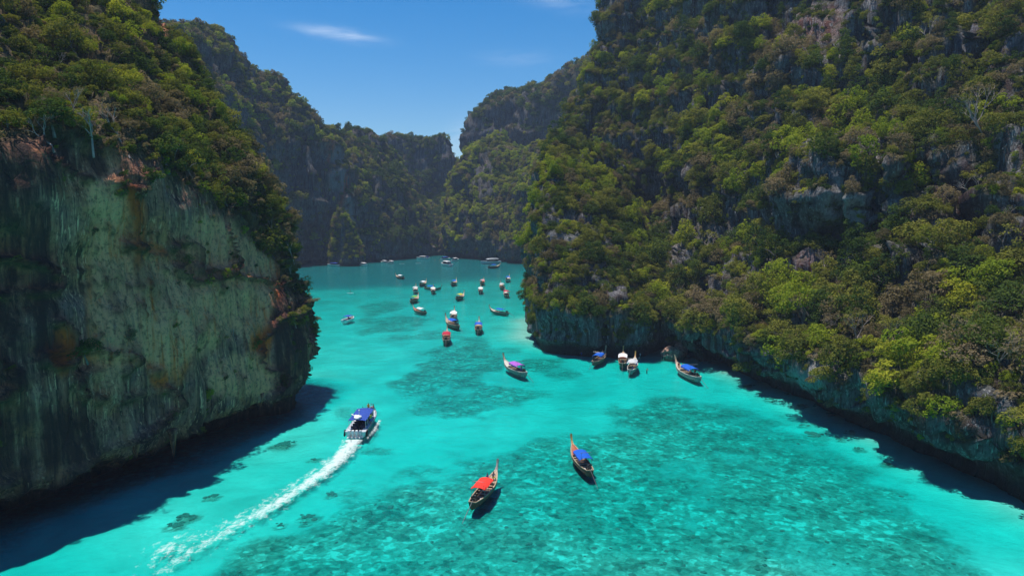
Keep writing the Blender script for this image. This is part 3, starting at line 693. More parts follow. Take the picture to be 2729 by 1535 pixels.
# foam of the running boat and small crests
def foam_material():
    t = NT('white_foam'); 
    tc = t.node('ShaderNodeTexCoord'); sp = t.node('ShaderNodeSeparateXYZ'); t.l.new(tc.outputs['UV'], sp.inputs[0])
    n = t.noise(t.coord(), 1.0, 7, 0.68, 1.2); n2 = t.noise(t.coord((1.2, 0.5, 1), rot=(0, 0, 0.55)), 0.9, 5, 0.6, 1.0)
    dens = t.attr('dens')
    k = t.math('ADD', dens, t.math('ADD', t.math('MULTIPLY', t.math('SUBTRACT', n, 0.5), 1.8), t.math('MULTIPLY', t.math('SUBTRACT', n2, 0.5), 1.6)))
    al = t.rng(k, 0.32, 1.08, 0.0, 0.96)
    d = t.node('ShaderNodeBsdfDiffuse'); t.put(d.inputs['Color'], (0.83, 0.86, 0.86))
    tl = t.node('ShaderNodeBsdfTranslucent'); t.put(tl.inputs['Color'], (0.83, 0.86, 0.86)); dm = t.node('ShaderNodeMixShader'); dm.inputs[0].default_value = 0.4
    t.l.new(d.outputs[0], dm.inputs[1]); t.l.new(tl.outputs[0], dm.inputs[2])
    tr = t.node('ShaderNodeBsdfTransparent'); mx = t.node('ShaderNodeMixShader'); t.l.new(al, mx.inputs[0])
    t.l.new(tr.outputs[0], mx.inputs[1]); t.l.new(dm.outputs[0], mx.inputs[2]); t.l.new(mx.outputs[0], t.out.inputs['Surface']); return t.m
FOAM = foam_material()
def foam_strip(name, pts, widths, dens_fn, n=160, m=36, rough=0.08, seed=0):
    P = np.array([Z(x, y, 0)[:2] for x, y in pts]); tt = np.linspace(0, len(P)-1, n)
    C = cr1(P, tt); w = np.interp(tt, np.arange(len(P)), widths)
    T = np.gradient(C, axis=0); T /= np.linalg.norm(T, axis=1, keepdims=True); Nn = np.stack([-T[:, 1], T[:, 0]], 1)
    v = np.linspace(-1, 1, m)
    XY = C[:, None, :]+Nn[:, None, :]*(w[:, None]*v[None, :])[..., None]
    U = np.repeat(np.linspace(0, 1, n)[:, None], m, 1); V = np.repeat(v[None, :], n, 0)
    D = dens_fn(U, V)
    p3 = np.concatenate([XY, np.zeros((n, m, 1))], 2).reshape(-1, 3)
    z = 0.03+np.clip(D.ravel(), 0, 1)*rough*(0.5+0.9*np.abs(fbm(p3*1.4, 3, 61+seed)))
    p3[:, 2] = z
    ii = np.arange(n*m).reshape(n, m); F = np.stack([ii[:-1, :-1], ii[:-1, 1:], ii[1:, 1:], ii[1:, :-1]], -1).reshape(-1, 4)
    me = bpy.data.meshes.new(name); me.from_pydata(p3.tolist(), [], F.tolist()); me.polygons.foreach_set('use_smooth', [True]*len(F))
    a = me.attributes.new('dens', 'FLOAT', 'POINT'); a.data.foreach_set('value', D.ravel().astype(np.float32)); me.update()
    return link(name, me, FOAM)
def wake_d(U, V):
    # dense churned core that thins and frays away from the boat, mostly on its left
    c = 0.10-0.16*U; core = np.exp(-np.abs((V-c)/(0.68-0.52*U))**2.2)*(1.20-0.88*U)
    fray = 0.55*np.exp(-((V+0.50)/(0.34))**2)*(1-0.50*U)*sstep(0.02, 0.2, U)
    d = np.maximum(core, fray)
    return d*(1-sstep(0.86, 1.0, np.abs(V)))*sstep(0.0, 0.012, U+0.008)*(1-sstep(0.93, 1, U))
props(foam_strip('wake_foam', [(944, 1172), (908, 1215), (860, 1258), (800, 1300), (735, 1342), (650, 1392), (565, 1440), (480, 1494), (400, 1545)],
      [2.0, 2.25, 2.4, 2.6, 2.9, 3.3, 3.8, 4.4, 4.8], wake_d, 240, 48), label='long white churned wake trailing behind the blue roofed speedboat', kind='stuff')
props(foam_strip('bow_foam', [(1012, 1118), (1003, 1138), (993, 1154), (978, 1172)], [0.5, 0.8, 0.8, 0.4],
      lambda U, V: 0.66*np.exp(-(V/0.6)**2)*sstep(0, .12, U)*(1-sstep(.8, 1, U)), 60, 20, 0.25, 3), label='white spray along the right side of the running speedboat', kind='stuff')
props(foam_strip('drift_foam', [(560, 1410), (510, 1432), (470, 1455), (425, 1470), (400, 1500)], [2.0, 2.6, 3.0, 3.0, 2.0],
      lambda U, V: 0.46*np.exp(-(V/0.7)**2)*sstep(0, .2, U)*(1-sstep(.7, 1, U)), 80, 26, 0.05, 7), label='old broken foam drifting left of the wake', kind='stuff')

# ------------------------------------------------------------------ vegetation
def leaf_cloud(V, F, T, c, rad, n, leaf, r, tone, up=0.5, low=-0.35):
    d = r.normal(size=(n*2, 3)); d /= np.linalg.norm(d, axis=1, keepdims=True); d = d[d[:, 2] > low][:n]; n = len(d)
    p = c+d*rad*r.uniform(0.72, 1.08, (n, 1))
    nr = d*0.7+np.array([0, 0, up])+r.normal(size=(n, 3))*0.45; nr /= np.linalg.norm(nr, axis=1, keepdims=True)
    a = np.cross(nr, r.normal(size=(n, 3))); a /= np.linalg.norm(a, axis=1, keepdims=True); b = np.cross(nr, a)
    s = leaf*r.uniform(0.65, 1.35, (n, 1))
    q = np.stack([p-a*s*0.8, p-b*s*0.45, p+a*s*0.8, p+b*s*0.45], 1)
    base = len(V)//1
    V.extend(q.reshape(-1, 3).tolist())
    F.extend((base+np.arange(n*4).reshape(n, 4)).tolist())
    T.extend(np.repeat(np.clip(tone+r.normal(size=n)*0.16, 0, 1), 4).tolist())
def crown_mesh(name, seed, mat, clumps, per, leaf, flat=0.72, spread=0.62, cz=0.95, crad=(0.24, 0.46), low=-0.55):
    r = np.random.default_rng(seed); V, F, T = [], [], []
    ax, ay = r.uniform(.8, 1.25), r.uniform(.8, 1.2); sk = r.uniform(-.25, .25, 2)
    for i in range(clumps):
        a = i*2.399963+r.uniform(-.5, .5); h = 1-(i+0.5)/clumps*1.6
        rr = math.sqrt(max(0, 1-h*h)); k = spread*r.uniform(0.6, 1.3)
        c = np.array([math.cos(a)*rr*k*ax+sk[0]*h, math.sin(a)*rr*k*ay+sk[1]*h, cz+h*k*flat+r.uniform(-.12, .12)])
        cr = r.uniform(*crad)
        leaf_cloud(V, F, T, c, np.array([cr*r.uniform(.85, 1.2), cr*r.uniform(.85, 1.2), cr*r.uniform(.55, .95)]), int(per*(cr/0.38)**2), leaf, r, r.uniform(0.1, 0.9), 0.45, low)
    me = meshdata(name, V, F, False, mat)
    at = me.attributes.new('tone', 'FLOAT', 'POINT'); at.data.foreach_set('value', np.array(T, np.float32)); return me
def trunk_mesh(name, seed, mat, h=0.7, r0=0.05):
    r = random.Random(seed); b = MB(); top = Vector((r.uniform(-.15, .15), r.uniform(-.15, .15), h))
    b.tube([(0, 0, -0.35), (0, 0, 0.1), Vector((r.uniform(-.06, .06), r.uniform(-.06, .06), h*0.5)), top], [r0*1.5, r0*1.1, r0*0.85, r0*0.7], 6)
    for i in range(5):
        a = i*1.257+r.uniform(-.3, .3); k = r.uniform(.45, .75)
        e = top+Vector((math.cos(a)*k, math.sin(a)*k, r.uniform(.1, .55)))
        b.tube([top*0.92, (top+e)/2+Vector((0, 0, .06)), e], [r0*0.6, r0*0.38, r0*0.15], 4)
    return b.data(name, mat)
def bare_mesh(name, seed, mat, leafy=0):
    r = random.Random(seed); b = MB(); tips = []
    def grow(p, d, L, rad, lv):
        q = p+d*L*0.5+Vector((r.uniform(-1, 1), r.uniform(-1, 1), r.uniform(-.3, .6)))*L*0.08; e = q+(d+Vector((r.uniform(-.3, .3), r.uniform(-.3, .3), .1))).normalized()*L*0.5
        b.tube([p, q, e], [rad, rad*0.8, rad*0.6], 4 if lv < 3 else 3, cap=False)
        if lv >= 4: tips.append(e); return
        for k in range(3 if lv < 3 else 2):
            nd = (d+Vector((r.uniform(-1, 1), r.uniform(-1, 1), r.uniform(-.35, .75)))*0.85).normalized(); grow(e, nd, L*r.uniform(.6, .8), rad*0.58, lv+1)
    grow(Vector((0, 0, -.2)), Vector((0.1, 0, 1)).normalized(), 0.85, 0.055, 0)
    return b.data(name, mat), tips
KINDS = ('dark', 'olive', 'lime', 'dry')
SHAPES = [dict(clumps=20, per=105, leaf=0.082, flat=0.8, spread=0.66), dict(clumps=24, per=100, leaf=0.08, flat=1.1, spread=0.62, crad=(.22, .40)),
          dict(clumps=15, per=120, leaf=0.085, flat=0.55, spread=0.76, crad=(.26, .44)), dict(clumps=26, per=88, leaf=0.08, flat=1.3, spread=0.58, crad=(.2, .38)),
          dict(clumps=14, per=110, leaf=0.085, flat=0.75, spread=0.78, crad=(.2, .46)), dict(clumps=30, per=80, leaf=0.075, flat=0.9, spread=0.85, crad=(.18, .34))]
CROWN = {}
for ki, k in enumerate(KINDS):
    for si, s in enumerate(SHAPES): CROWN[k, si] = crown_mesh('crown', 100+ki*17+si, LEAF[k], **s)
TRUNK = [trunk_mesh('trunk', 300+i, M['bark']) for i in range(4)]
FARC = {(k, i): crown_mesh('far_crown', 500+ki*9+i, LEAF[k], 11, 34, 0.17, 0.85, 0.62, 0.5, (.26, .5)) for ki, k in enumerate(KINDS) for i in range(2)}
SHRUB = {(k, i): crown_mesh('shrub', 700+ki*9+i, LEAF[k], 7, 50, 0.15, 0.6, 0.65, 0.35, (.3, .5), -0.2) for ki, k in enumerate(KINDS) for i in range(2)}
BARE = []
for i in range(4):
    bm_, tips = bare_mesh('branches', 900+i, M['twig']); V, F, T = [], [], []; r_ = np.random.default_rng(950+i)
    for tp in tips[::2]: leaf_cloud(V, F, T, np.array(tp), np.array([.13, .13, .09]), 10, 0.06, r_, r_.uniform(.2, .9))
    lm = meshdata('leaves', V, F, False, LEAF['dry' if i % 2 else 'olive']); at = lm.attributes.new('tone', 'FLOAT', 'POINT'); at.data.foreach_set('value', np.array(T, np.float32))
    BARE.append((bm_, lm))

# whole cliff set as one tree of faces, to see what hides what
AV, AF = [], []
for c in CLIFFS.values():
    b = sum(len(v) for v in AV); AV.append(c['P']); AF.append(c['F']+b)
BVH = BVHTree.FromPolygons(np.concatenate(AV).tolist(), np.concatenate(AF).tolist())
CAMV = Vector((0, 0, CAMH))
def visible(p, slack=3.0):
    d = Vector(p)-CAMV; L = d.length; h = BVH.ray_cast(CAMV, d/L, L-slack); return h[0] is None
def aim(px, py):
    d = Vector(ray(px, py)).normalized(); h = BVH.ray_cast(CAMV, d, 3000); return h

def scatter(name, spacing, n, keep, rot=None, pad=240):
    c = CLIFFS[name]; Fq, Ar = c['F'], c['A']
    w = Ar*np.where(c['bare'] < keep, 1.0, 0.05); w[c['P'][Fq].mean(1)[:, 2] < 2.0] = 0
    px, py, dep = proj(c['P'][Fq].mean(1)); w[(dep < 5) | (px < -pad) | (px > W0+pad) | (py < -pad*1.3) | (py > H0+pad)] = 0
    cdir = np.array([0, 0, CAMH])-c['P'][Fq].mean(1); cdir /= np.linalg.norm(cdir, axis=1, keepdims=True)
    w[(c['N']*cdir).sum(1) < -0.35] = 0
    f = rng.choice(len(Fq), n, p=w/w.sum()); uv = rng.random((n, 2)); q = c['P'][Fq[f]]
    p = (q[:, 0]*(1-uv[:, :1])+q[:, 1]*uv[:, :1])*(1-uv[:, 1:])+(q[:, 3]*(1-uv[:, :1])+q[:, 2]*uv[:, :1])*uv[:, 1:]
    grid, out = {}, []
    sp = spacing*rng.uniform(0.75, 1.25, n)
    for i in range(n):
        k = tuple(np.floor(p[i]/spacing).astype(int)); ok = True
        for a in (-1, 0, 1):
            for b in (-1, 0, 1):
                for d in (-1, 0, 1):
                    for j in grid.get((k[0]+a, k[1]+b, k[2]+d), ()):
                        if ((p[i]-p[j])**2).sum() < sp[i]**2: ok = False; break
                    if not ok: break
                if not ok: break
            if not ok: break
        if ok: grid.setdefault(k, []).append(i); out.append(i)
    return p[out], c['N'][f[out]], c['bare'][f[out]]

LIMEZ = [(1885, 330, 70, 120), (1960, 440, 60, 45), (2090, 445, 55, 40), (2560, 760, 95, 90), (2490, 950, 110, 60), (2700, 960, 60, 70), (2270, 330, 60, 50), (1500, 440, 90, 35), (1420, 600, 30, 110),
         (730, 235, 60, 35), (2240, 960, 120, 70), (1760, 400, 50, 50), (330, 70, 70, 60), (640, 300, 60, 40), (2180, 100, 60, 30), (1640, 470, 60, 40), (1690, 590, 50, 60), (1250, 440, 30, 60), (1220, 560, 25, 80), (1430, 480, 50, 60), (2100, 800, 110, 60)]
DRYZ = [(690, 560, 90, 110), (640, 470, 60, 60), (770, 640, 40, 90), (800, 760, 40, 120), (230, 330, 180, 60), (1800, 560, 60, 60), (2150, 800, 120, 40), (2420, 830, 90, 60), (2010, 330, 70, 110), (2440, 100, 90, 40), (720, 330, 60, 60), (1360, 700, 60, 60), (2060, 160, 60, 80),
        (2300, 1010, 60, 60), (1880, 800, 60, 60), (1430, 740, 50, 60), (430, 310, 90, 50), (2640, 640, 60, 60), (1900, 160, 40, 60), (700, 420, 60, 80)]
def pick_kind(p, base=(0.34, 0.45, 0.12, 0.09)):
    px, py, _ = proj(p); n = len(p)
    nz = fbm(p*0.045, 3, 77); nz2 = fbm(p*0.045+50, 3, 78)
    pr = np.tile(np.array(base), (n, 1))
    pr[:, 2] += 0.18*sstep(0.1, 0.5, nz); pr[:, 3] += 0.35*sstep(0.05, 0.45, nz2); pr[:, 0] += 0.35*sstep(0.05, 0.5, -nz)
    for (zs, ci, k) in ((LIMEZ, 2, 1.0), (DRYZ, 3, 0.9)):
        for x, y, rx, ry in zs:
            pr[:, ci] += k*(1-sstep(0.6, 1.15, np.hypot((px-x)/rx, (py-y)/ry)))
    pr /= pr.sum(1, keepdims=True); u = rng.random((n, 1))
    return (u > np.cumsum(pr, 1)).sum(1).clip(0, 3)

def gn_cover(name, pts, rots, scls, idxs, protos, label):
    """one object: a mass of plants nobody could count"""
    pc = bpy.data.collections.new(name+'_forms')
    for i, me in enumerate(protos):
        o = bpy.data.objects.new('form_%03d' % i, me); pc.objects.link(o)
    me = bpy.data.meshes.new(name); me.from_pydata(np.asarray(pts).tolist(), [], [])
    for an, ty, v in (('rot', 'FLOAT_VECTOR', rots), ('scl', 'FLOAT_VECTOR', scls)):
        A = me.attributes.new(an, ty, 'POINT'); A.data.foreach_set('vector', np.asarray(v, np.float32).ravel())
    A = me.attributes.new('idx', 'INT', 'POINT'); A.data.foreach_set('value', np.asarray(idxs, np.int32))
    ob = link(name, me, None)
    ng = bpy.data.node_groups.new(name, 'GeometryNodeTree')
    ng.interface.new_socket('Geometry', in_out='INPUT', socket_type='NodeSocketGeometry'); ng.interface.new_socket('Geometry', in_out='OUTPUT', socket_type='NodeSocketGeometry')
    N, L = ng.nodes, ng.links
    gi, go = N.new('NodeGroupInput'), N.new('NodeGroupOutput')
    ip = N.new('GeometryNodeInstanceOnPoints'); ci = N.new('GeometryNodeCollectionInfo')
    ci.inputs['Collection'].default_value = pc; ci.inputs['Separate Children'].default_value = True; ci.inputs['Reset Children'].default_value = True
    def na(nm, ty):
        x = N.new('GeometryNodeInputNamedAttribute'); x.data_type = ty; x.inputs['Name'].default_value = nm
        return next(s for s in x.outputs if s.name == 'Attribute' and s.enabled)
    e2r = N.new('FunctionNodeEulerToRotation')
    L.new(gi.outputs[0], ip.inputs['Points']); L.new(ci.outputs[0], ip.inputs['Instance']); ip.inputs['Pick Instance'].default_value = True
    L.new(na('idx', 'INT'), ip.inputs['Instance Index']); L.new(na('rot', 'FLOAT_VECTOR'), e2r.inputs[0]); L.new(e2r.outputs[0], ip.inputs['Rotation'])
    L.new(na('scl', 'FLOAT_VECTOR'), ip.inputs['Scale']); L.new(ip.outputs[0], go.inputs[0])
    md = ob.modifiers.new('plants', 'NODES'); md.node_group = ng
    return props(ob, label=label, kind='stuff')
def lean(nrm, k):
    """tilt away from upright towards the slope's outward side, random turn: euler angles"""
    out = np.zeros_like(nrm)
    for i, v in enumerate(nrm):
        up = Vector((v[0]*k, v[1]*k, 1.0)).normalized()
        q = Vector((0, 0, 1)).rotation_difference(up) @ Euler((0, 0, random.uniform(0, 6.283))).to_quaternion()
        out[i] = q.to_euler()
    return out

# near trees: the ones that show largest stand as single trees, the rest as one mass
near = []
for nm, sp, n, smin, smax in (('limestone_cliff', 2.1, 13000, 0.9, 3.0), ('mountain_slope', 2.45, 30000, 1.1, 4.0), ('rock_promontory', 2.1, 9500, 1.0, 3.0)):
    p, nr, br = scatter(nm, sp, n, 0.45)
    kd = pick_kind(p)
    sc = rng.uniform(0, 1, len(p))**2.4*(smax-smin)+smin; sc *= np.where(br > 0.45, 0.55, 1.0)
    for i in range(len(p)): near.append((nm, p[i], nr[i], int(kd[i]), float(sc[i]), float(br[i])))
px_, py_, dp_ = proj(np.array([t[1] for t in near]))
size = np.array([t[4] for t in near])/dp_
order = np.argsort(-size); chosen = []
for i in order:
    if len(chosen) >= 272: break
    nm, p, nr, kd, sc, br = near[i]
    if not (-20 < px_[i] < W0+20 and -10 < py_[i] < H0): continue
    if visible(p+nr*1.2*sc*0.6+np.array([0, 0, sc*1.0]), 2.0): chosen.append(i)
cset = set(chosen)

MARKS = {'limestone_cliff': ((235, 378, 'the wide pale brow tree'), (480, 460, 'the orange wall streak'), (650, 560, 'the right end of the wall brow'),
          (60, 30, 'the dark top left rock'), (425, 60, 'the left skyline tower'), (600, 290, 'the left skyline dip'), (335, 75, 'the large yellowish top left tree'),
          (100, 230, 'the dark left hollow'), (450, 270, 'the middle of the left slope'), (765, 620, 'the left headland corner')),
 'rock_promontory': ((1500, 430, 'the promontory tip'), (1510, 640, 'the grey promontory rock'), (1745, 700, 'the big gully tree'), (1425, 790, 'the promontory lagoon corner'),
          (1810, 920, 'the pinkish boulder'), (1660, 560, 'the dark gully'), (1560, 850, 'the promontory foot rock')),
 'mountain_slope': ((2168, 262, 'the lone lime green treetop'), (2250, 540, 'the tall grey rock face'), (2190, 50, 'the bare top edge rock'), (2540, 520, 'the orange streaked hollow'),
          (1885, 330, 'the yellow bamboo patch'), (1772, 425, 'the fresh green gully tree'), (2560, 770, 'the tall yellow lime tree'), (2480, 965, 'the broad overhanging lime tree'),
          (2690, 820, 'the right picture edge'), (2200, 1000, 'the pale waterside rock'), (1930, 880, 'the rocky boulder shore'), (2620, 130, 'the upper right corner'),
          (1665, 80, 'the right mountain skyline'), (2400, 280, 'the shaded upper slope'), (2640, 1090, 'the low waterside rock'), (2120, 800, 'the grey bare tree'), (1950, 600, 'the slope before the rock face'))}
LOOK = ('dark green leafy tree', 'olive green bushy tree', 'bright yellow green tree', 'dry brownish tree', 'nearly leafless pale branched tree')
def place_words(nm, x, y):
    m = min(MARKS[nm], key=lambda q: (q[0]-x)**2+(q[1]-y)**2); dx, dy = x-m[0], y-m[1]
    if math.hypot(dx, dy) < 45: return 'beside '+m[2]
    a = abs(math.degrees(math.atan2(dy, dx)))
    v = 'above' if dy < 0 else 'below'; h = 'right' if dx > 0 else 'left'
    if 30 > a or a > 150: return h+' of '+m[2]
    if 60 < a < 120: return v+' '+m[2]
    return v+' and '+h+' of '+m[2]
def tree_labels(items):
    """items: (cliff, px, py, look, size) -> a label for each that no other carries"""
    bins = {}; out = [None]*len(items); sz = np.array([i[4] for i in items]); big = np.quantile(sz, 0.6)
    for i, (nm, x, y, lk, s_) in enumerate(items): bins.setdefault((('large ' if s_ > big else 'small ')+LOOK[lk], place_words(nm, x, y)), []).append(i)
    ORD = ('second', 'third', 'fourth', 'fifth', 'sixth', 'seventh', 'eighth')
    for (lk, pl), ii in bins.items():
        ii.sort(key=lambda i: items[i][1]); k = len(ii)
        for r_, i in enumerate(ii):
            w = '' if k == 1 else ('leftmost ' if r_ == 0 else 'rightmost ' if r_ == k-1 else 'middle ' if k == 3 else ORD[min(r_-1, 6)]+'-from-left ')
            out[i] = w+lk+' '+pl
    return out
def make_tree(p, nr, kd, sc, label, group, shape=None, tilt=0.35, bare=None, sink=0.45, name='tree'):
    e = bpy.data.objects.new(name, None); COL.objects.link(e); e.empty_display_size = 0.3
    e.location = Vector(p)-Vector((nr[0]*0.25, nr[1]*0.25, sink))*sc
    e.rotation_euler = lean(np.array([nr]), tilt)[0]; e.scale = (sc, sc, sc*random.uniform(.75, 1.35))
    props(e, label, 'tree', group)
    if bare is not None:
        link('trunk', BARE[bare][0], None, e); link('crown', BARE[bare][1], None, e)
    else:
        link('trunk', TRUNK[random.randrange(4)], None, e)
        link('crown', CROWN[KINDS[kd], random.randrange(6) if shape is None else shape], None, e)
    return e
its = []
for j, i in enumerate(chosen):
    nm, p, nr, kd, sc, br = near[i]; its.append((nm, px_[i], py_[i], 4 if (kd == 3 and j % 3 == 0) else kd, size[i]))
labs = tree_labels(its)
GRP = {'limestone_cliff': 'on the left headland', 'rock_promontory': 'on the promontory', 'mountain_slope': 'on the right mountain'}
for j, i in enumerate(chosen):
    nm, p, nr, kd, sc, br = near[i]; lk = its[j][3]
    make_tree(p, nr, kd, sc*(1.1 if lk == 4 else 1), labs[j], 'larger trees '+GRP[nm], bare=j % 4 if lk == 4 else None, tilt=0.5 if lk == 4 else 0.35)
# trees that stand out
for px, py, kd, sc, sh, lab in (
    (2168, 262, 2, 3.6, 2, 'flat topped bright lime green tree standing alone high on the right mountain'),
    (1772, 425, 2, 3.9, 0, 'fresh green round tree beside the dark gully above the promontory'),
    (2085, 470, 2, 3.0, 0, 'bright yellow green tree at the upper left of the tall grey rock face'),
    (1745, 700, 0, 4.4, 1, 'big fresh green tree right of the grey rock on the promontory'),
    (1700, 860, 0, 3.4, 3, 'dark round headed tree nearest the boulder on the promontory foot'),
    (2640, 1100, 1, 1.7, 0, 'small pale green bush clinging to the low waterside rock'),
    (2545, 770, 2, 3.6, 3, 'tall yellow lime tree in the middle of the lower right slope'),
    (2480, 965, 2, 3.2, 0, 'broad yellow green tree overhanging the water at the lower right'),
    (2700, 945, 2, 2.6, 2, 'lime green tree cut by the right edge of the picture'),
    (2310, 470, 1, 3.0, 1, 'olive tree growing out of the right part of the tall grey rock face'),
    (335, 75, 1, 3.4, 0, 'large yellowish round tree near the top of the left headland'),
    (2230, 985, 1, 3.4, 1, 'broad olive tree right above the pale band of rock by the water'),
    (1660, 480, 1, 3.2, 2, 'wide flat topped tree in the gully behind the promontory tip'),
    (2200, 860, 0, 3.4, 1, 'large dark green tree below the tall grey rock face'),
    (815, 862, 2, 0.9, 4, 'small yellow green bush on the left headland corner')):
    h = aim(px, py)
    if h[0] is not None: make_tree(np.array(h[0]), np.array(h[1]), kd, sc, lab, None, sh)
for px, py, sc, bi, lab in ((235, 378, 3.4, 0, 'wide pale branched tree leaning out over the top of the stained wall'),
                            (330, 385, 3.0, 1, 'twisted bare tree on the brow right of the widest pale tree'),
                            (120, 372, 2.6, 2, 'sparse pale tree at the left end of the wall brow'),
                            (470, 440, 2.6, 3, 'leaning bare tree above the orange wall streak'),
                            (640, 560, 2.6, 0, 'brown twiggy tree on the right end of the wall brow'),
                            (745, 640, 2.4, 2, 'bare pale tree overhanging the right corner of the headland'),
                            (2160, 850, 2.6, 1, 'grey bare branched tree amid green ones below the grey rock face'),
                            (2240, 870, 2.4, 3, 'pinkish leafless tree on the lower slope of the right mountain')):
    h = aim(px, py)
    if h[0] is not None: make_tree(np.array(h[0]), np.array(h[1]), 3, sc, lab, None, bare=bi, tilt=0.7)
rest = [near[i] for i in range(len(near)) if i not in cset]
def cover_arrays(lst, form_of, tilt, sink):
    P = np.array([t[1] for t in lst]); Nn = np.array([t[2] for t in lst]); S = np.array([t[4] for t in lst])
    P = P-np.stack([Nn[:, 0]*.25*S, Nn[:, 1]*.25*S, sink*S], 1)
    sc = np.stack([S*rng.uniform(.85, 1.15, len(S)), S, S*rng.uniform(.7, 1.4, len(S))], 1)
    return P, lean(Nn, tilt), sc, [form_of(t) for t in lst]
forms = [CROWN[k, s] for k in KINDS for s in range(6)]+[b[0] for b in BARE]
gn_cover('tree_cover', *cover_arrays(rest, lambda t: 24+random.randrange(4) if (t[3] == 3 and random.random() < .12) else t[3]*6+random.randrange(6), 0.35, 0.45), forms,
         'dense mixed jungle between the larger trees on the near cliffs')
shr = []
for nm, sp, n, smin, smax in (('limestone_cliff', 1.15, 26000, .6, 1.15), ('mountain_slope', 1.55, 46000, .8, 1.5), ('rock_promontory', 1.25, 20000, .65, 1.25)):
    p, nr, br = scatter(nm, sp, n, 0.42, pad=170)
    kd = pick_kind(p, (0.34, 0.40, 0.08, 0.18)); sc = rng.uniform(smin, smax, len(p))*np.where(br > .42, .6, 1)
    shr += [(nm, p[i], nr[i], int(kd[i]), float(sc[i]), 0) for i in range(len(p))]
gn_cover('undergrowth', *cover_arrays(shr, lambda t: t[3]*2+random.randrange(2), 0.6, 0.15), [SHRUB[k, i] for k in KINDS for i in range(2)],
         'creepers and low bushes covering the ledges of the near cliffs')
far = []
for nm, sp, n, smin, smax in (('far_hill', 4.2, 16000, 2.4, 4.4), ('far_wall', 4.2, 12000, 2.4, 4.4), ('back_ridge', 5.0, 6000, 2.6, 4.6), ('green_hill', 4.0, 14000, 2.3, 4.2), ('plateau_cliff', 5.0, 8000, 2.8, 5.0), ('rock_pillar', 2.8, 2500, 1.6, 2.8)):
    p, nr, br = scatter(nm, sp, n, 0.5, pad=110)
    kd = pick_kind(p, {'green_hill': (0.06, 0.50, 0.40, 0.04), 'far_hill': (0.30, 0.48, 0.16, 0.06), 'rock_pillar': (0.2, .5, .3, 0)}.get(nm, (0.72, 0.22, 0.01, 0.05))); sc = rng.uniform(0, 1, len(p))**1.5*(smax-smin)+smin; sc *= np.where(br > .5, .5, 1)
    far += [(nm, p[i], nr[i], int(kd[i]), float(sc[i]), 0) for i in range(len(p))]
gn_cover('far_forest', *cover_arrays(far, lambda t: t[3]*2+random.randrange(2), 0.35, 0.3), [FARC[k, i] for k in KINDS for i in range(2)],
         'far off forest covering the hills round the lagoon end')
print('trees', len(near), 'single', len(chosen), 'shrubs', len(shr), 'far', len(far))

# ------------------------------------------------------------------ boats
M['wood_brown'] = paint('hull_wood_brown', (0.17, 0.075, 0.045), 0.5, 0.35, 2.5)
M['wood_grey'] = paint('hull_wood_grey', (0.30, 0.27, 0.25), 0.55, 0.35, 2.5)
M['wood_dark'] = paint('hull_wood_dark', (0.055, 0.04, 0.035), 0.5, 0.35, 2.5)
M['wood_green'] = paint('hull_paint_green', (0.05, 0.13, 0.10), 0.5, 0.3, 2.5)
M['rail_light'] = paint('rail_varnish', (0.42, 0.30, 0.20), 0.45, 0.25, 3)
M['deck_red'] = paint('foredeck_red', (0.36, 0.10, 0.045), 0.5, 0.3, 4)
M['deck_tan'] = paint('foredeck_tan', (0.42, 0.30, 0.21), 0.6, 0.3, 4)
M['deck_pale'] = paint('foredeck_pale', (0.55, 0.50, 0.44), 0.6, 0.25, 4)
M['plank'] = paint('inner_planks', (0.13, 0.075, 0.05), 0.7, 0.4, 4)
M['prow_yellow'] = paint('prow_ochre', (0.42, 0.26, 0.07), 0.5, 0.25, 4)
M['steel'] = paint('dull_steel', (0.22, 0.22, 0.23), 0.4, 0.3, 8, 0.5, 0.6)
M['black'] = paint('engine_black', (0.02, 0.02, 0.022), 0.45, 0.4, 8)
M['white'] = paint('white_gelcoat', (0.78, 0.79, 0.80), 0.25, 0.06, 2, 0.5)
M['offwhite'] = paint('grey_gelcoat', (0.50, 0.53, 0.57), 0.3, 0.1, 2, 0.5)
M['navy'] = paint('navy_paint', (0.02, 0.035, 0.14), 0.35, 0.2, 3)
M['rubber'] = paint('black_rubber', (0.015, 0.015, 0.016), 0.7, 0.2, 6)
M['seat'] = paint('dark_seat', (0.03, 0.026, 0.05), 0.6, 0.3, 5)
M['glass'] = paint('dark_glass', (0.015, 0.02, 0.03), 0.08, 0.1, 2, 0.6)
M['orange'] = paint('orange_vest', (0.75, 0.17, 0.02), 0.7, 0.2, 6)
M['skin'] = paint('skin', (0.33, 0.18, 0.11), 0.6, 0.12, 8, 0.3)
M['hair'] = paint('hair', (0.014, 0.012, 0.011), 0.6, 0.2, 20, 0.3)
CLOTH = {'blue': (0.012, 0.10, 0.50), 'deepblue': (0.03, 0.075, 0.36), 'red': (0.72, 0.045, 0.030), 'white': (0.80, 0.80, 0.82), 'green': (0.17, 0.36, 0.06), 'yellow': (0.52, 0.46, 0.06),
         'purple': (0.36, 0.11, 0.50), 'grey': (0.50, 0.51, 0.53), 'crimson': (0.42, 0.02, 0.05), 'pink': (0.66, 0.30, 0.34), 'teal': (0.03, 0.2, 0.25)}
for k, v in list(CLOTH.items()): M['cloth_'+k] = paint('cloth_'+k, v, 0.8, 0.14, 3, 0.15)
SHIRT = {k: paint('shirt_'+k, v, 0.85, 0.1, 8, 0.1) for k, v in dict(yellow=(.72, .66, .03), red=(.6, .05, .05), blue=(.04, .10, .42), white=(.75, .75, .75), black=(.02, .02, .025), pink=(.7, .3, .35), grey=(.3, .3, .32), orange=(.75, .25, .03)).items()}

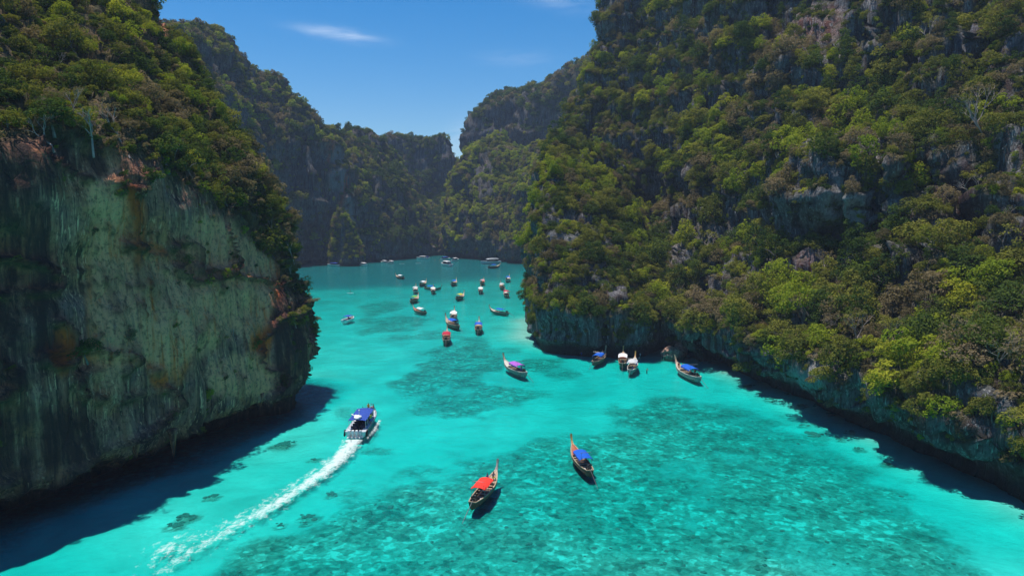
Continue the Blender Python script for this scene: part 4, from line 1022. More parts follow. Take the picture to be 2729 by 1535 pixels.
def hull_lines(L=10.0, beam=0.98, n=25):
    """stations of a long tailed boat: x, half beam at the rail, rail height, keel height"""
    S = []
    for i in range(n):
        s = -1+2*i/(n-1); x = s*L/2
        b = beam*(1-max(0, s)**2.3)**0.85 if s > 0 else beam*(1-0.52*(-s)**2.4)
        b = max(b, 0.055)
        zr = 0.74+0.22*max(0, -s)**2+0.95*max(0, s)**2.6
        zk = -0.38+0.28*max(0, -s)**3+1.35*max(0, s-0.25)**2.2
        S.append((x, b, zr, min(zk, zr-0.12)))
    return S
def longtail_meshes():
    S = hull_lines(); n = len(S); out = {}
    prof = ((0.0, 0.0), (0.45, 0.10), (0.80, 0.38), (0.95, 0.70), (1.0, 1.0))
    def shell(ins, dz):
        rows = []
        for x, b, zr, zk in S:
            bb = max(b-ins, 0.02); row = []
            for k in range(-4, 5):
                w, h = prof[abs(k)]; row.append((x, math.copysign(w*bb, k) if k else 0.0, (zk+dz)+(zr-zk-dz)*h))
            rows.append(row)
        return rows
    o = shell(0, 0); m = MB()
    V = [p for r in o for p in r]; F = [(i*9+j, (i+1)*9+j, (i+1)*9+j+1, i*9+j+1) for i in range(n-1) for j in range(8)]
    F.append(tuple(range(9)))                      # transom
    m.add(V, F)
    # strakes: two thin wales proud of the planking, port and starboard
    for sgn in (-1, 1):
        for hh in (0.55, 0.82):
            m.tube([(x, sgn*(b*(0.88+0.115*hh)+0.015), zk+(zr-zk)*hh) for x, b, zr, zk in S[1:-1]], 0.022, 4)
    out['hull'] = m.data('hull', M['wood_brown'], True)
    m = MB(); q = shell(0.07, 0.16)
    V = [p for r in q for p in r]; m.add(V, [(i*9+j, i*9+j+1, (i+1)*9+j+1, (i+1)*9+j) for i in range(n-1) for j in range(8)])
    out['lining'] = m.data('lining', M['plank'], True)
    m = MB()
    for sgn in (-1, 1):
        V = []; F = []
        for x, b, zr, zk in S:
            yo, yi = sgn*(b+0.03), sgn*max(b-0.10, 0.0); V += [(x, yo, zr-0.06), (x, yo, zr+0.045), (x, yi, zr+0.045), (x, yi, zr-0.06)]
        for i in range(n-1):
            for j in range(4): F.append((i*4+j, i*4+(j+1) % 4, (i+1)*4+(j+1) % 4, (i+1)*4+j))
        m.add(V, F)
    x, b, zr, zk = S[0]; m.box((x+0.03, 0, zr), (0.12, 2*b+0.1, 0.13))
    out['gunwale'] = m.data('gunwale', M['rail_light'])
    m = MB()                                        # foredeck, slightly crowned, of planks
    fs = [s for s in S if s[0] > 2.0]
    V = []; F = []
    for x, b, zr, zk in fs:
        for k in range(-3, 4): V.append((x, (b-0.09)*k/3, zr-0.05+0.07*(1-(k/3)**2)))
    for i in range(len(fs)-1):
        for k in range(6): F.append((i*7+k, (i+1)*7+k, (i+1)*7+k+1, i*7+k+1))
    x, b, zr, zk = fs[0]; m.add(V, F); m.box((x+0.02, 0, zr-0.16), (0.06, 2*(b-0.1), 0.22))
    out['foredeck'] = m.data('foredeck', M['deck_red'])
    m = MB(); m.box((-0.7, 0, 0.10), (6.6, 1.35, 0.05)); out['floor'] = m.data('floor', M['plank'])
    m = MB(); m.box((0, 0, 0), (0.30, 1.62, 0.05)); m.box((0, 0.5, -0.13), (0.06, 0.06, 0.22)); m.box((0, -0.5, -0.13), (0.06, 0.06, 0.22)); out['bench'] = m.data('bench', M['rail_light'])
    # prow: a flat upright post that sweeps up and forward
    m = MB(); P = [(4.55, 1.35, .13), (5.0, 1.72, .115), (5.28, 2.05, .12), (5.46, 2.40, .135), (5.57, 2.72, .15), (5.61, 2.95, .13)]
    V = []; F = []
    for x, z, w in P: V += [(x-0.11, -w, z+0.02), (x+0.09, -w, z-0.03), (x+0.09, w, z-0.03), (x-0.11, w, z+0.02)]
    for i in range(len(P)-1):
        for j in range(4): F.append((i*4+j, i*4+(j+1) % 4, (i+1)*4+(j+1) % 4, (i+1)*4+j))
    F += [(3, 2, 1, 0), tuple(len(V)-4+j for j in range(4))]; m.add(V, F); out['prow_post'] = m.data('prow_post', M['rail_light'])
    m = MB(); m.box((5.02, 0, 1.74), (0.34, 0.32, 0.13), Matrix.Rotation(-0.75, 3, 'Y')); m.box((5.2, 0, 1.55), (0.05, 0.2, 0.35)); m.box((5.17, 0.06, 1.4), (0.04, 0.08, 0.5)); out['ribbon'] = m.data('ribbon', M['cloth_pink'])
    # canopy: arched cloth on six posts, with a hanging valance behind
    m = MB(); nx, ny = 7, 9; V = []; x0, x1, wv = -2.9, 0.75, 0.98
    for i in range(nx):
        for j in range(ny):
            u, v = i/(nx-1), -1+2*j/(ny-1)
            V.append((x0+(x1-x0)*u, v*wv, 2.04-0.26*abs(v)**2.4+0.035*math.sin(u*math.pi*4)*(0.4+abs(v))+0.05*u))
    T = len(V); V += [(x, y, z-0.035) for x, y, z in V]
    F = []
    for i in range(nx-1):
        for j in range(ny-1):
            a, b_, c, d = i*ny+j, (i+1)*ny+j, (i+1)*ny+j+1, i*ny+j+1; F += [(a, b_, c, d), (d+T, c+T, b_+T, a+T)]
    for i in range(nx-1):
        for j in (0, ny-1): F.append((i*ny+j, (i+1)*ny+j, (i+1)*ny+j+T, i*ny+j+T))
    for j in range(ny-1):
        for i in (0, nx-1): F.append((i*ny+j, i*ny+j+1, i*ny+j+1+T, i*ny+j+T))
    m.add(V, F); out['canopy'] = m.data('canopy', M['cloth_red'], False)
    m = MB()
    for sgn in (-1, 1): m.box((-1.1, sgn*1.0, 1.66), (3.5, 0.03, 0.22))
    out['valance'] = m.data('valance', M['cloth_deepblue'])
    m = MB(); m.tube([(0, 0, 0), (0, 0, 1.18)], 0.028, 5); out['canopy_post'] = m.data('canopy_post', M['steel'])
    m = MB()
    for sgn in (-1, 1): m.tube([(-2.75, sgn*0.72, 1.8), (-2.85, sgn*0.72, 2.85), (-2.0, sgn*0.72, 2.5)], 0.025, 4)
    m.tube([(-2.85, -0.72, 2.85), (-2.85, 0.72, 2.85)], 0.025, 4); m.tube([(-2.0, -0.72, 2.5), (-2.0, 0.72, 2.5)], 0.022, 4)
    out['roof_rack'] = m.data('roof_rack', M['steel'])
    m = MB(); m.box((-4.35, 0, 1.12), (0.75, 0.48, 0.42)); m.box((-4.2, 0, 1.42), (0.42, 0.34, 0.26)); m.box((-4.5, 0.2, 1.38), (0.2, 0.2, 0.3)); m.tube([(-4.35, 0, 0.55), (-4.35, 0, 1.0)], 0.09, 6)
    m.tube([(-4.05, 0.1, 1.3), (-3.3, 0.15, 1.55)], 0.03, 4); m.tube([(-4.4, -0.25, 1.3), (-4.7, -0.3, 1.75)], 0.05, 5); m.box((-3.95, -0.12, 1.2), (0.14, 0.3, 0.36)); out['engine'] = m.data('engine', M['black'])
    m = MB(); m.tube([(-4.7, 0, 1.1), (-6.4, 0, 0.55), (-8.6, 0, -0.22)], [0.045, 0.04, 0.032], 5); m.tube([(-6.2, 0, 0.5), (-8.5, 0, -0.36)], 0.02, 4); out['tail_shaft'] = m.data('tail_shaft', M['steel'])
    m = MB()
    for a in (0, 2.09, 4.19): m.box((-8.65, 0.1*math.cos(a), -0.25+0.1*math.sin(a)), (0.03, 0.14, 0.14), Matrix.Rotation(a, 3, 'X'))
    out['propeller'] = m.data('propeller', M['steel'])
    m = MB(); m.box((-3.4, 0.45, 0.45), (0.6, 0.4, 0.4)); m.box((-3.5, -0.42, 0.4), (0.42, 0.42, 0.34)); m.ball((-3.0, -0.5, 0.5), (.2, .2, .25)); out['fuel_box'] = m.data('fuel_box', M['white'])
    return out
LT = longtail_meshes()
def slotmat(o, m):
    o.material_slots[0].link = 'OBJECT'; o.material_slots[0].material = m; return o
BOATS = []
def longtail(stern, bow, canopy, hull, deck, label, detail=True, valance=None, prow=None, bare=False, k=1.0):
    a, b = Z(*stern, 0.0), Z(*bow, 0.0); c = (a+b)/2; L = float(np.linalg.norm((b-a)[:2]))
    h = math.atan2(b[1]-a[1], b[0]-a[0])
    e = empty('longtail_boat', (c[0], c[1], 0.0), h, label=label, cat='boat', group='wooden longtail boats on the lagoon'); e.scale = (k, k, k)
    P = lambda n, parent=e, mat=None: (lambda o: slotmat(o, mat) if mat else o)(link(n, LT[n], None, parent))
    P('hull', mat=M[hull]); P('lining'); P('gunwale', mat=M['rail_light' if hull != 'wood_grey' else 'deck_pale']); P('foredeck', mat=M[deck])
    P('prow_post', mat=M[prow or 'rail_light']); en = P('engine'); ts = P('tail_shaft', en)
    if canopy:
        P('canopy', mat=M['cloth_'+canopy])
        if valance: P('valance', mat=M['cloth_'+valance])
        for x in (-2.7, -1.1, 0.6):
            for sgn in (-1, 1):
                o = P('canopy_post'); o.location = (x, sgn*0.88, 0.66)
    if detail:
        P('floor'); P('ribbon'); P('roof_rack'); P('fuel_box')
        for x in (-2.2, -1.2, -0.2, 0.8, 1.7):
            o = P('bench'); o.location = (x, 0, 0.52)
    k = min(1.18, max(0.95, L/10.8)) if L < 16 else 1.1; e.scale = (k, k, k); BOATS.append((e, L))
    return e
def z1(p): return (p[0]/4.293+820, p[1]/4.293+640)
def z5(p): return (p[0]/4.155+1300, p[1]/4.155+900)
def z4(p): return (p[0]/4.83+1180, p[1]/4.83+1120)
red_boat = longtail(z4((375, 1150)), z4((695, 770)), 'red', 'wood_brown', 'deck_tan', 'red roofed longtail boat nearest the camera with two people in its bow', prow='wood_grey')
blue_boat = longtail(z4((1905, 735)), z4((1658, 415)), 'blue', 'wood_brown', 'deck_red', 'blue roofed longtail boat with reddish foredeck at the right of the red one', valance='deepblue', prow='prow_yellow')
purple_boat = longtail(z5((425, 440)), z5((175, 320)), 'purple', 'wood_grey', 'deck_pale', 'longtail boat with purple canopy alone over the dark reef patch', valance='deepblue')
beach1 = longtail(z5((1165, 312)), z5((1305, 215)), 'blue', 'wood_brown', 'deck_tan', 'blue roofed longtail boat left of the two moored near the boulder', valance='blue')
beach2 = longtail(z5((1490, 335)), z5((1499, 225)), 'white', 'wood_brown', 'deck_red', 'white roofed longtail boat with ochre prow moored near the boulder', prow='prow_yellow')
beach3 = longtail(z5((1575, 410)), z5((1632, 290)), 'grey', 'wood_grey', 'deck_pale', 'pale longtail boat with blue and white roof nearest the swimmers', valance='blue', prow='prow_yellow')
right_boat = longtail(z5((2355, 500)), z5((2070, 350)), 'blue', 'wood_grey', 'deck_tan', 'blue roofed longtail boat drifting right of the boulder with two people in its bow', valance='blue')
for st, bw, can, hl, dk, lab in (
    ((1095, 442), (1015, 430), 'white', 'wood_brown', 'deck_tan', 'white roofed longtail boat alone on the dark far water'),
    ((1282, 528), (1358, 503), 'white', 'wood_dark', 'deck_tan', 'white roofed dark longtail boat behind the green hulled one'),
    ((1225, 612), (1240, 572), 'grey', 'wood_grey', 'deck_pale', 'grey roofed longtail boat at the left of the cluster, bow away'),
    ((1350, 562), (1512, 572), 'blue', 'wood_green', 'deck_tan', 'green hulled longtail boat with blue roof lying broadside in the cluster'),
    ((1430, 622), (1440, 572), 'white', 'wood_brown', 'deck_pale', 'white roofed longtail boat in front of the green hulled one'),
    ((1642, 526), (1705, 495), 'blue', 'wood_dark', 'deck_tan', 'small blue roofed longtail boat at the edge of the dark far water'),
    ((1178, 722), (1268, 680), 'green', 'wood_brown', 'deck_tan', 'longtail boat with green canopy'),
    ((1698, 688), (1790, 652), 'yellow', 'wood_brown', 'deck_tan', 'longtail boat with yellow canopy'),
    ((1974, 520), (2024, 482), 'pink', 'wood_brown', 'deck_red', 'longtail boat with pinkish roof beyond the bow away white one'),
    ((1976, 620), (1982, 572), 'white', 'wood_brown', 'deck_pale', 'white roofed longtail boat below the pinkish roofed one'),
    ((2272, 478), (2308, 452), 'blue', 'wood_grey', 'deck_pale', 'blue and white longtail boat farthest right near the promontory'),
    ((2236, 568), (2206, 532), 'grey', 'wood_brown', 'deck_tan', 'brown longtail boat with grey roof near the promontory'),
    ((2287, 658), (2256, 618), 'crimson', 'wood_brown', 'deck_pale', 'longtail boat with crimson roof near the promontory'),
    ((1353, 850), (1210, 815), 'white', 'wood_brown', 'deck_red', 'white roofed longtail boat broadside below the green canopied one'),
    ((1660, 928), (1680, 865), 'white', 'wood_brown', 'deck_pale', 'white roofed longtail boat touching the blue roofed broadside one'),
    ((1733, 1020), (1575, 950), 'blue', 'wood_brown', 'deck_tan', 'blue roofed longtail boat in front of a white roofed one'),
    ((1947, 1078), (1963, 985), 'blue', 'wood_brown', 'deck_tan', 'blue roofed longtail boat seen from its stern in mid lagoon'),
    ((1582, 1198), (1597, 1100), 'crimson', 'wood_brown', 'deck_red', 'longtail boat with dark red roof seen from its stern in mid lagoon'),
    ((2303, 860), (2080, 825), 'blue', 'wood_green', 'deck_pale', 'blue roofed longtail boat broadside beside the promontory corner'),
    ((2062, 322), (2203, 310), 'blue', 'wood_dark', 'deck_tan', 'dark longtail boat with blue roof below the grey tour boat')):
    longtail(z1(st), z1(bw), can, hl, dk, lab, detail=(st[1] > 780))
print('boat lengths', [round(l, 1) for _, l in BOATS])

# ---- speedboats
def speedboat_meshes(L, bm, tag):
    n = 22; S = []
    for i in range(n):
        s = -1+2*i/(n-1); x = s*L/2
        b = bm/2*(1-max(0, s+0.05)**3.2*0.93) if s > -0.05 else bm/2
        S.append((x, b, 0.95+0.38*max(0, s)**1.6, -0.45+1.05*max(0, s-0.35)**2))
    o = {}
    m = MB(); V = []; K = ((0, 0), (.62, .20), (.84, .42), (.93, .72), (1.0, 1.0))
    for x, b, zr, zk in S:
        for k in range(-4, 5):
            w, h = K[abs(k)]; V.append((x, math.copysign(w*b, k) if k else 0, zk+(zr-zk)*h))
    F = [(i*9+j, (i+1)*9+j, (i+1)*9+j+1, i*9+j+1) for i in range(n-1) for j in range(8)]; F += [tuple(range(9)), tuple(reversed(range((n-1)*9, n*9)))]
    m.add(V, F); o['hull'] = m.data('hull', M['white'], True)
    m = MB()
    for sgn in (-1, 1): m.tube([(x, sgn*(b*.965+.03), zk+(zr-zk)*.84) for x, b, zr, zk in S], 0.055, 4)
    o['stripe'] = m.data('stripe', M['navy'])
    m = MB()
    V = []; F = []
    for x, b, zr, zk in S:
        for k in (-1, -.55, .55, 1): V.append((x, b*.97*k, zr+.02 if abs(k) == 1 else zr-.02))
    for i in range(n-1):
        for j in (0, 2): F.append((i*4+j, i*4+j+1, (i+1)*4+j+1, (i+1)*4+j))
    m.add(V, F)
    for sgn in (-1, 1): m.tube([(x, sgn*b, zr+.03) for x, b, zr, zk in S], 0.06, 5)
    m.box((L/2, 0, S[-1][2]), (0.2, S[-1][1]*2+.1, 0.1)); o['side_deck'] = m.data('side_deck', M['offwhite'])
    m = MB(); V = []; F = []
    for x, b, zr, zk in S:
        V += [(x, -b*.9, 0.34 if x < L*.24 else zr-.28), (x, b*.9, 0.34 if x < L*.24 else zr-.28)]
    for i in range(n-1): F.append((i*2, (i+1)*2, (i+1)*2+1, i*2+1))
    m.add(V, F); o['cockpit_floor'] = m.data('cockpit_floor', M['deck_tan'])
    return o, S
def main_speedboat():
    L, bm = 12.0, 3.3; o, S = speedboat_meshes(L, bm, '')
    st, bw = Z(946, 1166, 0), Z(1000, 1096, 0)
    h = math.atan2(bw[1]-st[1], bw[0]-st[0]); d = np.array([math.cos(h), math.sin(h), 0]); c = st+d*(L/2+0.3)
    e = empty('speedboat', (c[0], c[1], 0.12), h, label='running white speedboat with long blue roof and white wake behind', cat='boat', group='motor boats on the lagoon')
    e.rotation_euler = (0, math.radians(-2.0), h)
    for k in ('hull', 'stripe', 'side_deck', 'cockpit_floor'): link(k, o[k], None, e)
    # roof: blue cloth over bows, seams proud
    m = MB(); nx, ny = 13, 9; V = []; x0, x1, w = -4.7, 1.5, 1.42
    for i in range(nx):
        for j in range(ny):
            u, v = i/(nx-1), -1+2*j/(ny-1); V.append((x0+(x1-x0)*u, v*(w-0.25*max(0, u-.75)), 2.52-0.16*v*v+0.02*(i % 2)-0.12*max(0, u-.8)))
    T = len(V); V += [(x, y, z-.06) for x, y, z in V]; F = []
    for i in range(nx-1):
        for j in range(ny-1):
            a, b, c_, d_ = i*ny+j, (i+1)*ny+j, (i+1)*ny+j+1, i*ny+j+1; F += [(a, b, c_, d_), (d_+T, c_+T, b+T, a+T)]
    for i in range(nx-1):
        for j in (0, ny-1): F.append((i*ny+j, (i+1)*ny+j, (i+1)*ny+j+T, i*ny+j+T))
    for j in range(ny-1):
        for i in (0, nx-1): F.append((i*ny+j, i*ny+j+1, i*ny+j+1+T, i*ny+j+T))
    m.add(V, F); rf = link('roof', m.data('roof', M['cloth_deepblue']), None, e)
    sm = MB()
    sm.tube([(0, v*w, 2.54-0.16*v*v-2.5) for v in np.linspace(-1, 1, 9)], 0.022, 4)
    sd = sm.data('seam', M['navy'])
    for k in range(6):
        s_ = link('seam', sd, None, rf); s_.location = (-4.0+k*0.98, 0, 2.5)
    pm = MB(); pm.tube([(0, 0, 0), (0.12, 0, 1.6)], 0.035, 5); pd = pm.data('roof_post', M['white'])
    for x in (-4.6, -3.1, -1.6, -0.1, 1.1):
        for sgn in (-1, 1):
            q = link('roof_post', pd, None, e); q.location = (x, sgn*1.36, 0.9)
    m = MB(); m.add([(1.5, -1.25, 1.1), (1.5, 1.25, 1.1), (1.0, 1.2, 2.0), (1.0, -1.2, 2.0), (1.6, -1.25, 1.1), (1.6, 1.25, 1.1), (1.1, 1.2, 2.0), (1.1, -1.2, 2.0)], [(0, 1, 2, 3), (7, 6, 5, 4), (0, 4, 5, 1), (1, 5, 6, 2), (2, 6, 7, 3), (3, 7, 4, 0)])
    link('windscreen', m.data('windscreen', M['glass']), None, e)
    m = MB(); m.box((0, 0, .22), (.55, 1.0, .44)); m.box((-.24, 0, .62), (.1, 1.0, .5)); sd = m.data('seat', M['seat'])
    for x in (-3.8, -2.6, -1.5, -0.4, 0.6):
        for sgn in (-1, 1):
            q = link('seat', sd, None, e); q.location = (x, sgn*0.72, 0.36)
    m = MB(); m.box((0, 0, .75), (.52, .44, .42), None, 0, .78); m.box((-.03, 0, .5), (.44, .36, .14)); m.box((0.02, 0, .1), (.3, .14, .75)); m.box((-.1, 0, -.3), (.4, .1, .2)); ed = m.data('outboard_engine', M['white'])
    for y in (-.9, -.3, .3, .9):
        q = link('outboard_engine', ed, None, e); q.location = (-L/2-0.34, y, 0.35)
        if y == -.9: q['label'] = 'navy outboard engine'; q.material_slots[0].link = 'OBJECT'; q.material_slots[0].material = M['offwhite']
    m = MB(); m.tube([(0, 0, .55), (0, 0, .4), (0, 0, -.4), (0, 0, -.55)], [.08, .17, .17, .08], 8); fd = m.data('fender', M['rubber'])
    for y in (-1.78, 1.78):
        q = link('fender', fd, None, e); q.location = (-L/2+0.35, y, .62); q.rotation_euler = (0.1, .12, 0)
    m = MB(); m.ball((0, 0, .18), (.85, .62, .26), 0, 12, 8); m.ball((.15, .35, .3), (.35, .3, .22)); m.ball((-.3, -.3, .28), (.35, .3, .2)); m.tube([(.2, .55, .25), (.5, 1.1, .5)], .09, 5)
    q = link('roof_bundle', m.data('roof_bundle', M['cloth_white'], True), None, e); q.location = (-3.9, 0.05, 2.50)
    m = MB(); m.tube([(0, 0, 0), (0, 0, 1.1)], .05, 6); m.ball((0, 0, 1.2), (.13, .13, .15)); q = link('mast_light', m.data('mast_light', M['white'], True), None, e); q.location = (-3.55, -.12, 2.5)
    m = MB()
    pts = [(x, b*.93, zr+.45) for x, b, zr, zk in S if x > 1.8]; pts += [(L/2+.02, 0, S[-1][2]+.47)]+[(x, -y, z) for x, y, z in reversed(pts)]
    m.tube(pts, .025, 4)
    for x, y, z in pts[::2]: m.tube([(x, y, z-.45), (x, y, z)], .02, 4)
    link('bow_rail', m.data('bow_rail', M['steel']), None, e)
    m = MB(); m.box((0, 0, 0), (2.2, 1.9, .12)); m.box((0.2, 0.3, .1), (.5, .5, .12)); q = link('bow_mat', m.data('bow_mat', M['prow_yellow']), None, e); q.location = (3.5, 0, 1.02)
    m = MB(); m.box((0, 0, .0), (.9, .5, .36)); m.box((.3, .5, -.03), (.5, .4, .3)); q = link('luggage', m.data('luggage', M['navy']), None, e); q.location = (-5.0, -.5, .55)
    m = MB(); m.box((-L/2-.35, 0, .12), (.7, 2.5, .08)); link('stern_platform', m.data('stern_platform', M['offwhite']), None, e)
    return e
SPEED = main_speedboat()
def far_boat_meshes():
    o, S = speedboat_meshes(10.5, 3.0, 'far'); L = 10.5
    m = MB(); V = []; F = []; prof = ((-4.0, 1.25, 2.25), (-1.5, 1.32, 2.38), (1.2, 1.2, 2.32), (2.0, 1.0, 2.15))
    for x, w, z in prof: V += [(x, -w, z-.12), (x, -w*.55, z+.06), (x, w*.55, z+.06), (x, w, z-.12), (x, w, z-.26), (x, -w, z-.26)]
    for i in range(3):
        for j in range(6): F.append((i*6+j, (i+1)*6+j, (i+1)*6+(j+1) % 6, i*6+(j+1) % 6))
    F += [tuple(range(6)), tuple(reversed(range(18, 24)))]; m.add(V, F); o['cabin_roof'] = m.data('cabin_roof', M['white'])
    m = MB(); m.box((-1.2, 0, 1.5), (5.0, 2.1, 1.15), None, 0, .94); o['cabin'] = m.data('cabin', M['glass'])
    m = MB()
    for y in (-.6, 0, .6): m.box((-L/2-.25, y, .75), (.5, .4, .8), None, 0, .8)
    o['outboard_engine'] = m.data('outboard_engine', M['offwhite'])
    m = MB(); m.tube([(x, y, 1.0) if k == 0 else (x, y, 2.2) for x, y in ((-3.9, 1.2),) for k in (0, 1)], .05, 5); o['roof_post'] = m.data('roof_post', M['white'])
    return o
FB = far_boat_meshes()
def z2(p): return (p[0]/4.684+850, p[1]/4.684+660)
for st, bw, roof, k, lab, hull in (
    ((225, 222), (125, 218), 'cloth_deepblue', .95, 'white speedboat with blue roof moored under the cliff at the far left', 'white'),
    ((518, 212), (612, 224), 'white', .9, 'white roofed speedboat moored alone before the far cliff wall', 'white'),
    ((842, 188), (783, 182), 'white', .85, 'left one of two white speedboats moored side by side', 'white'),
    ((878, 184), (938, 194), 'white', .85, 'right one of two white speedboats moored side by side', 'offwhite'),
    ((1318, 133), (1252, 131), 'white', .95, 'white speedboat beside a blue one at the farthest water', 'white'),
    ((1322, 131), (1376, 127), 'cloth_deepblue', .75, 'small blue roofed speedboat touching a white one at the farthest water', 'white'),
    ((1536, 146), (1634, 138), 'cloth_deepblue', 1.0, 'blue roofed speedboat at the far end right of the white and blue pair', 'white'),
    ((1660, 163), (1750, 150), 'white', 1.0, 'white roofed boat at the far end just left of the green hill foot', 'white'),
    ((1685, 232), (1492, 203), 'white', 1.45, 'largest white tour boat lying broadside in the far lagoon', 'white'),
    ((2245, 185), (2030, 195), 'offwhite', 1.55, 'long grey tour boat crowded on top at the right end of the far water', 'offwhite')):
    a, b = Z(z2(st)[0], z2(st)[1]+1.6, 0), Z(z2(bw)[0], z2(bw)[1]+1.6, 0); c = (a+b)/2; h = math.atan2(b[1]-a[1], b[0]-a[0])
    e = empty('speedboat', (c[0], c[1], 0), h, label=lab, cat='boat', group='motor boats on the lagoon'); e.scale = (k, k, k)
    for n_ in ('hull', 'side_deck', 'cockpit_floor', 'cabin', 'cabin_roof', 'outboard_engine'):
        q = link(n_, FB[n_], None, e)
        if n_ == 'cabin_roof': slotmat(q, M[roof])
        if n_ == 'hull': slotmat(q, M[hull])
    print('far boat', lab[:30], round(float(np.linalg.norm((b-a)[:2])), 1))
# small open speedboat with a blue bimini
a, b = Z(*z1((425, 945)), 0), Z(*z1((515, 915)), 0); c = (a+b)/2; h = math.atan2(b[1]-a[1], b[0]-a[0])
so, SS = speedboat_meshes(7.0, 2.4, 'small')
se = empty('speedboat', (c[0], c[1], 0), h, label='small white motorboat with blue sunshade near the left headland', cat='boat', group='motor boats on the lagoon')
for k in ('hull', 'side_deck', 'cockpit_floor'): link(k, so[k], None, se)
m = MB(); m.box((-.4, 0, 2.0), (3.2, 2.0, .12), None, 0, .86); link('sunshade', m.data('sunshade', M['cloth_deepblue']), None, se)
m = MB()
for x in (-1.8, 1.0):
    for y in (-.9, .9): m.tube([(x, y, .9), (x, y, 2.0)], .035, 5)
link('shade_frame', m.data('shade_frame', M['steel']), None, se)
m = MB(); m.box((0.5, 0, .8), (.7, .9, .8), None, 0, .8); link('console', m.data('console', M['navy']), None, se)
m = MB(); m.box((-3.75, 0, .8), (.45, .42, .8), None, 0, .8); link('outboard_engine', m.data('outboard_engine', M['offwhite']), None, se)

# ---- people: one skinned body each, clothes and hair as regions of it
def person_data(name, J, E, R):
    me = bpy.data.meshes.new(name); me.from_pydata([J[k] for k in J], [(list(J).index(a), list(J).index(b)) for a, b in E], [])
    ob = bpy.data.objects.new(name, me); COL.objects.link(ob)
    sk = ob.modifiers.new('skin', 'SKIN'); sk.use_smooth_shade = True
    if not me.skin_vertices: me.skin_vertices.new() if hasattr(me.skin_vertices, 'new') else None
    for i, k in enumerate(J):
        d = me.skin_vertices[0].data[i]; r = R[k]; d.radius = r if isinstance(r, tuple) else (r, r)
        d.use_root = (k == 'hip')
    sb = ob.modifiers.new('sub', 'SUBSURF'); sb.levels = 1; sb.render_levels = 1
    dg = bpy.context.evaluated_depsgraph_get(); dg.update()
    nm = bpy.data.meshes.new_from_object(ob.evaluated_get(dg)); nm.name = name
    bpy.data.objects.remove(ob)
    for mt in (M['skin'], SHIRT['white'], SHIRT['black'], M['hair']): nm.materials.append(mt)
    ks = list(J); A = np.array([[J[a], J[b]] for a, b in E])
    reg = []
    for a, b in E:
        reg.append(2 if 'knee' in b or (a == 'hip' and 'leg' in b) else 1 if a in ('hip', 'waist', 'chest') and 'head' not in b and 'neck' not in b and 'elbow' not in b else 0)
    hd, tp = np.array(J['head']), np.array(J['top'])
    for p in nm.polygons:
        c = np.array(p.center); d = A[:, 1]-A[:, 0]; t = np.clip(((c-A[:, 0])*d).sum(1)/(d*d).sum(1), 0, 1)
        k = int(np.argmin(np.linalg.norm(A[:, 0]+d*t[:, None]-c, axis=1))); mi = reg[k]
        if np.linalg.norm(c-hd) < .2 and c[2] > hd[2]-.06 and (c[2] > hd[2]+.035 or c[0] < hd[0]-.01): mi = 3
        p.material_index = mi
    return nm
RAD = dict(hip=(.15, .11), waist=(.13, .1), chest=(.17, .11), neck=.055, head=(.085, .1), top=(.05, .06), shl=.06, shr=.06, elbowl=.042, elbowr=.042, handl=.034, handr=.034, legl=.085, legr=.085, kneel=.06, kneer=.06, footl=.045, footr=.045, toel=.03, toer=.03)
ED = [('hip', 'waist'), ('waist', 'chest'), ('chest', 'neck'), ('neck', 'head'), ('head', 'top'), ('chest', 'shl'), ('chest', 'shr'), ('shl', 'elbowl'), ('shr', 'elbowr'), ('elbowl', 'handl'), ('elbowr', 'handr'),
      ('hip', 'legl'), ('hip', 'legr'), ('legl', 'kneel'), ('legr', 'kneer'), ('kneel', 'footl'), ('kneer', 'footr'), ('footl', 'toel'), ('footr', 'toer')]
def pose(hipz, kl, kr, fl, fr, hl, hr, lean_=0.0):
    J = dict(hip=(0, 0, hipz), waist=(lean_*.4, 0, hipz+.2), chest=(lean_, 0, hipz+.44), neck=(lean_*1.15, 0, hipz+.6), head=(lean_*1.2+.02, 0, hipz+.74), top=(lean_*1.2+.01, 0, hipz+.84),
             shl=(lean_, .19, hipz+.5), shr=(lean_, -.19, hipz+.5))
    J['legl'], J['legr'] = (0.02, .1, hipz-.06), (0.02, -.1, hipz-.06)
    J['elbowl'] = tuple((np.array(J['shl'])+np.array(hl))/2+np.array([-.04, .05, -.04])); J['elbowr'] = tuple((np.array(J['shr'])+np.array(hr))/2+np.array([-.04, -.05, -.04]))
    J.update(kneel=kl, kneer=kr, footl=fl, footr=fr, handl=hl, handr=hr, toel=(fl[0]+.13, fl[1], fl[2]-.03), toer=(fr[0]+.13, fr[1], fr[2]-.03)); return J
PST = person_data('person_standing', pose(.9, (.04, .11, .48), (.0, -.11, .48), (0, .12, .06), (-.05, -.12, .06), (.12, .30, .86), (.10, -.28, .84)), ED, RAD)
PSI = person_data('person_sitting', pose(.14, (.42, .14, .24), (.42, -.14, .22), (.48, .15, -.2), (.46, -.15, -.2), (.34, .16, .30), (.34, -.14, .28), .06), ED, RAD)
PSW = person_data('person_swimming', pose(.9, (.1, .12, .5), (-.06, -.12, .5), (0, .14, .08), (-.2, -.12, .12), (.38, .40, 1.22), (.34, -.42, 1.22), .08), ED, RAD)
def person(mesh, loc, rz, shirt, label, trunks='black', scale=1.0):
    o = bpy.data.objects.new('person', mesh); COL.objects.link(o); o.location = loc; o.rotation_euler = (0, 0, rz); o.scale = (scale,)*3
    for i, m_ in ((1, SHIRT[shirt]), (2, SHIRT[trunks])): o.material_slots[i].link = 'OBJECT'; o.material_slots[i].material = m_
    return props(o, label=label, cat='person')
bpy.context.view_layer.update()
def on(boat, x, y, z): return boat.matrix_world @ Vector((x, y, z))
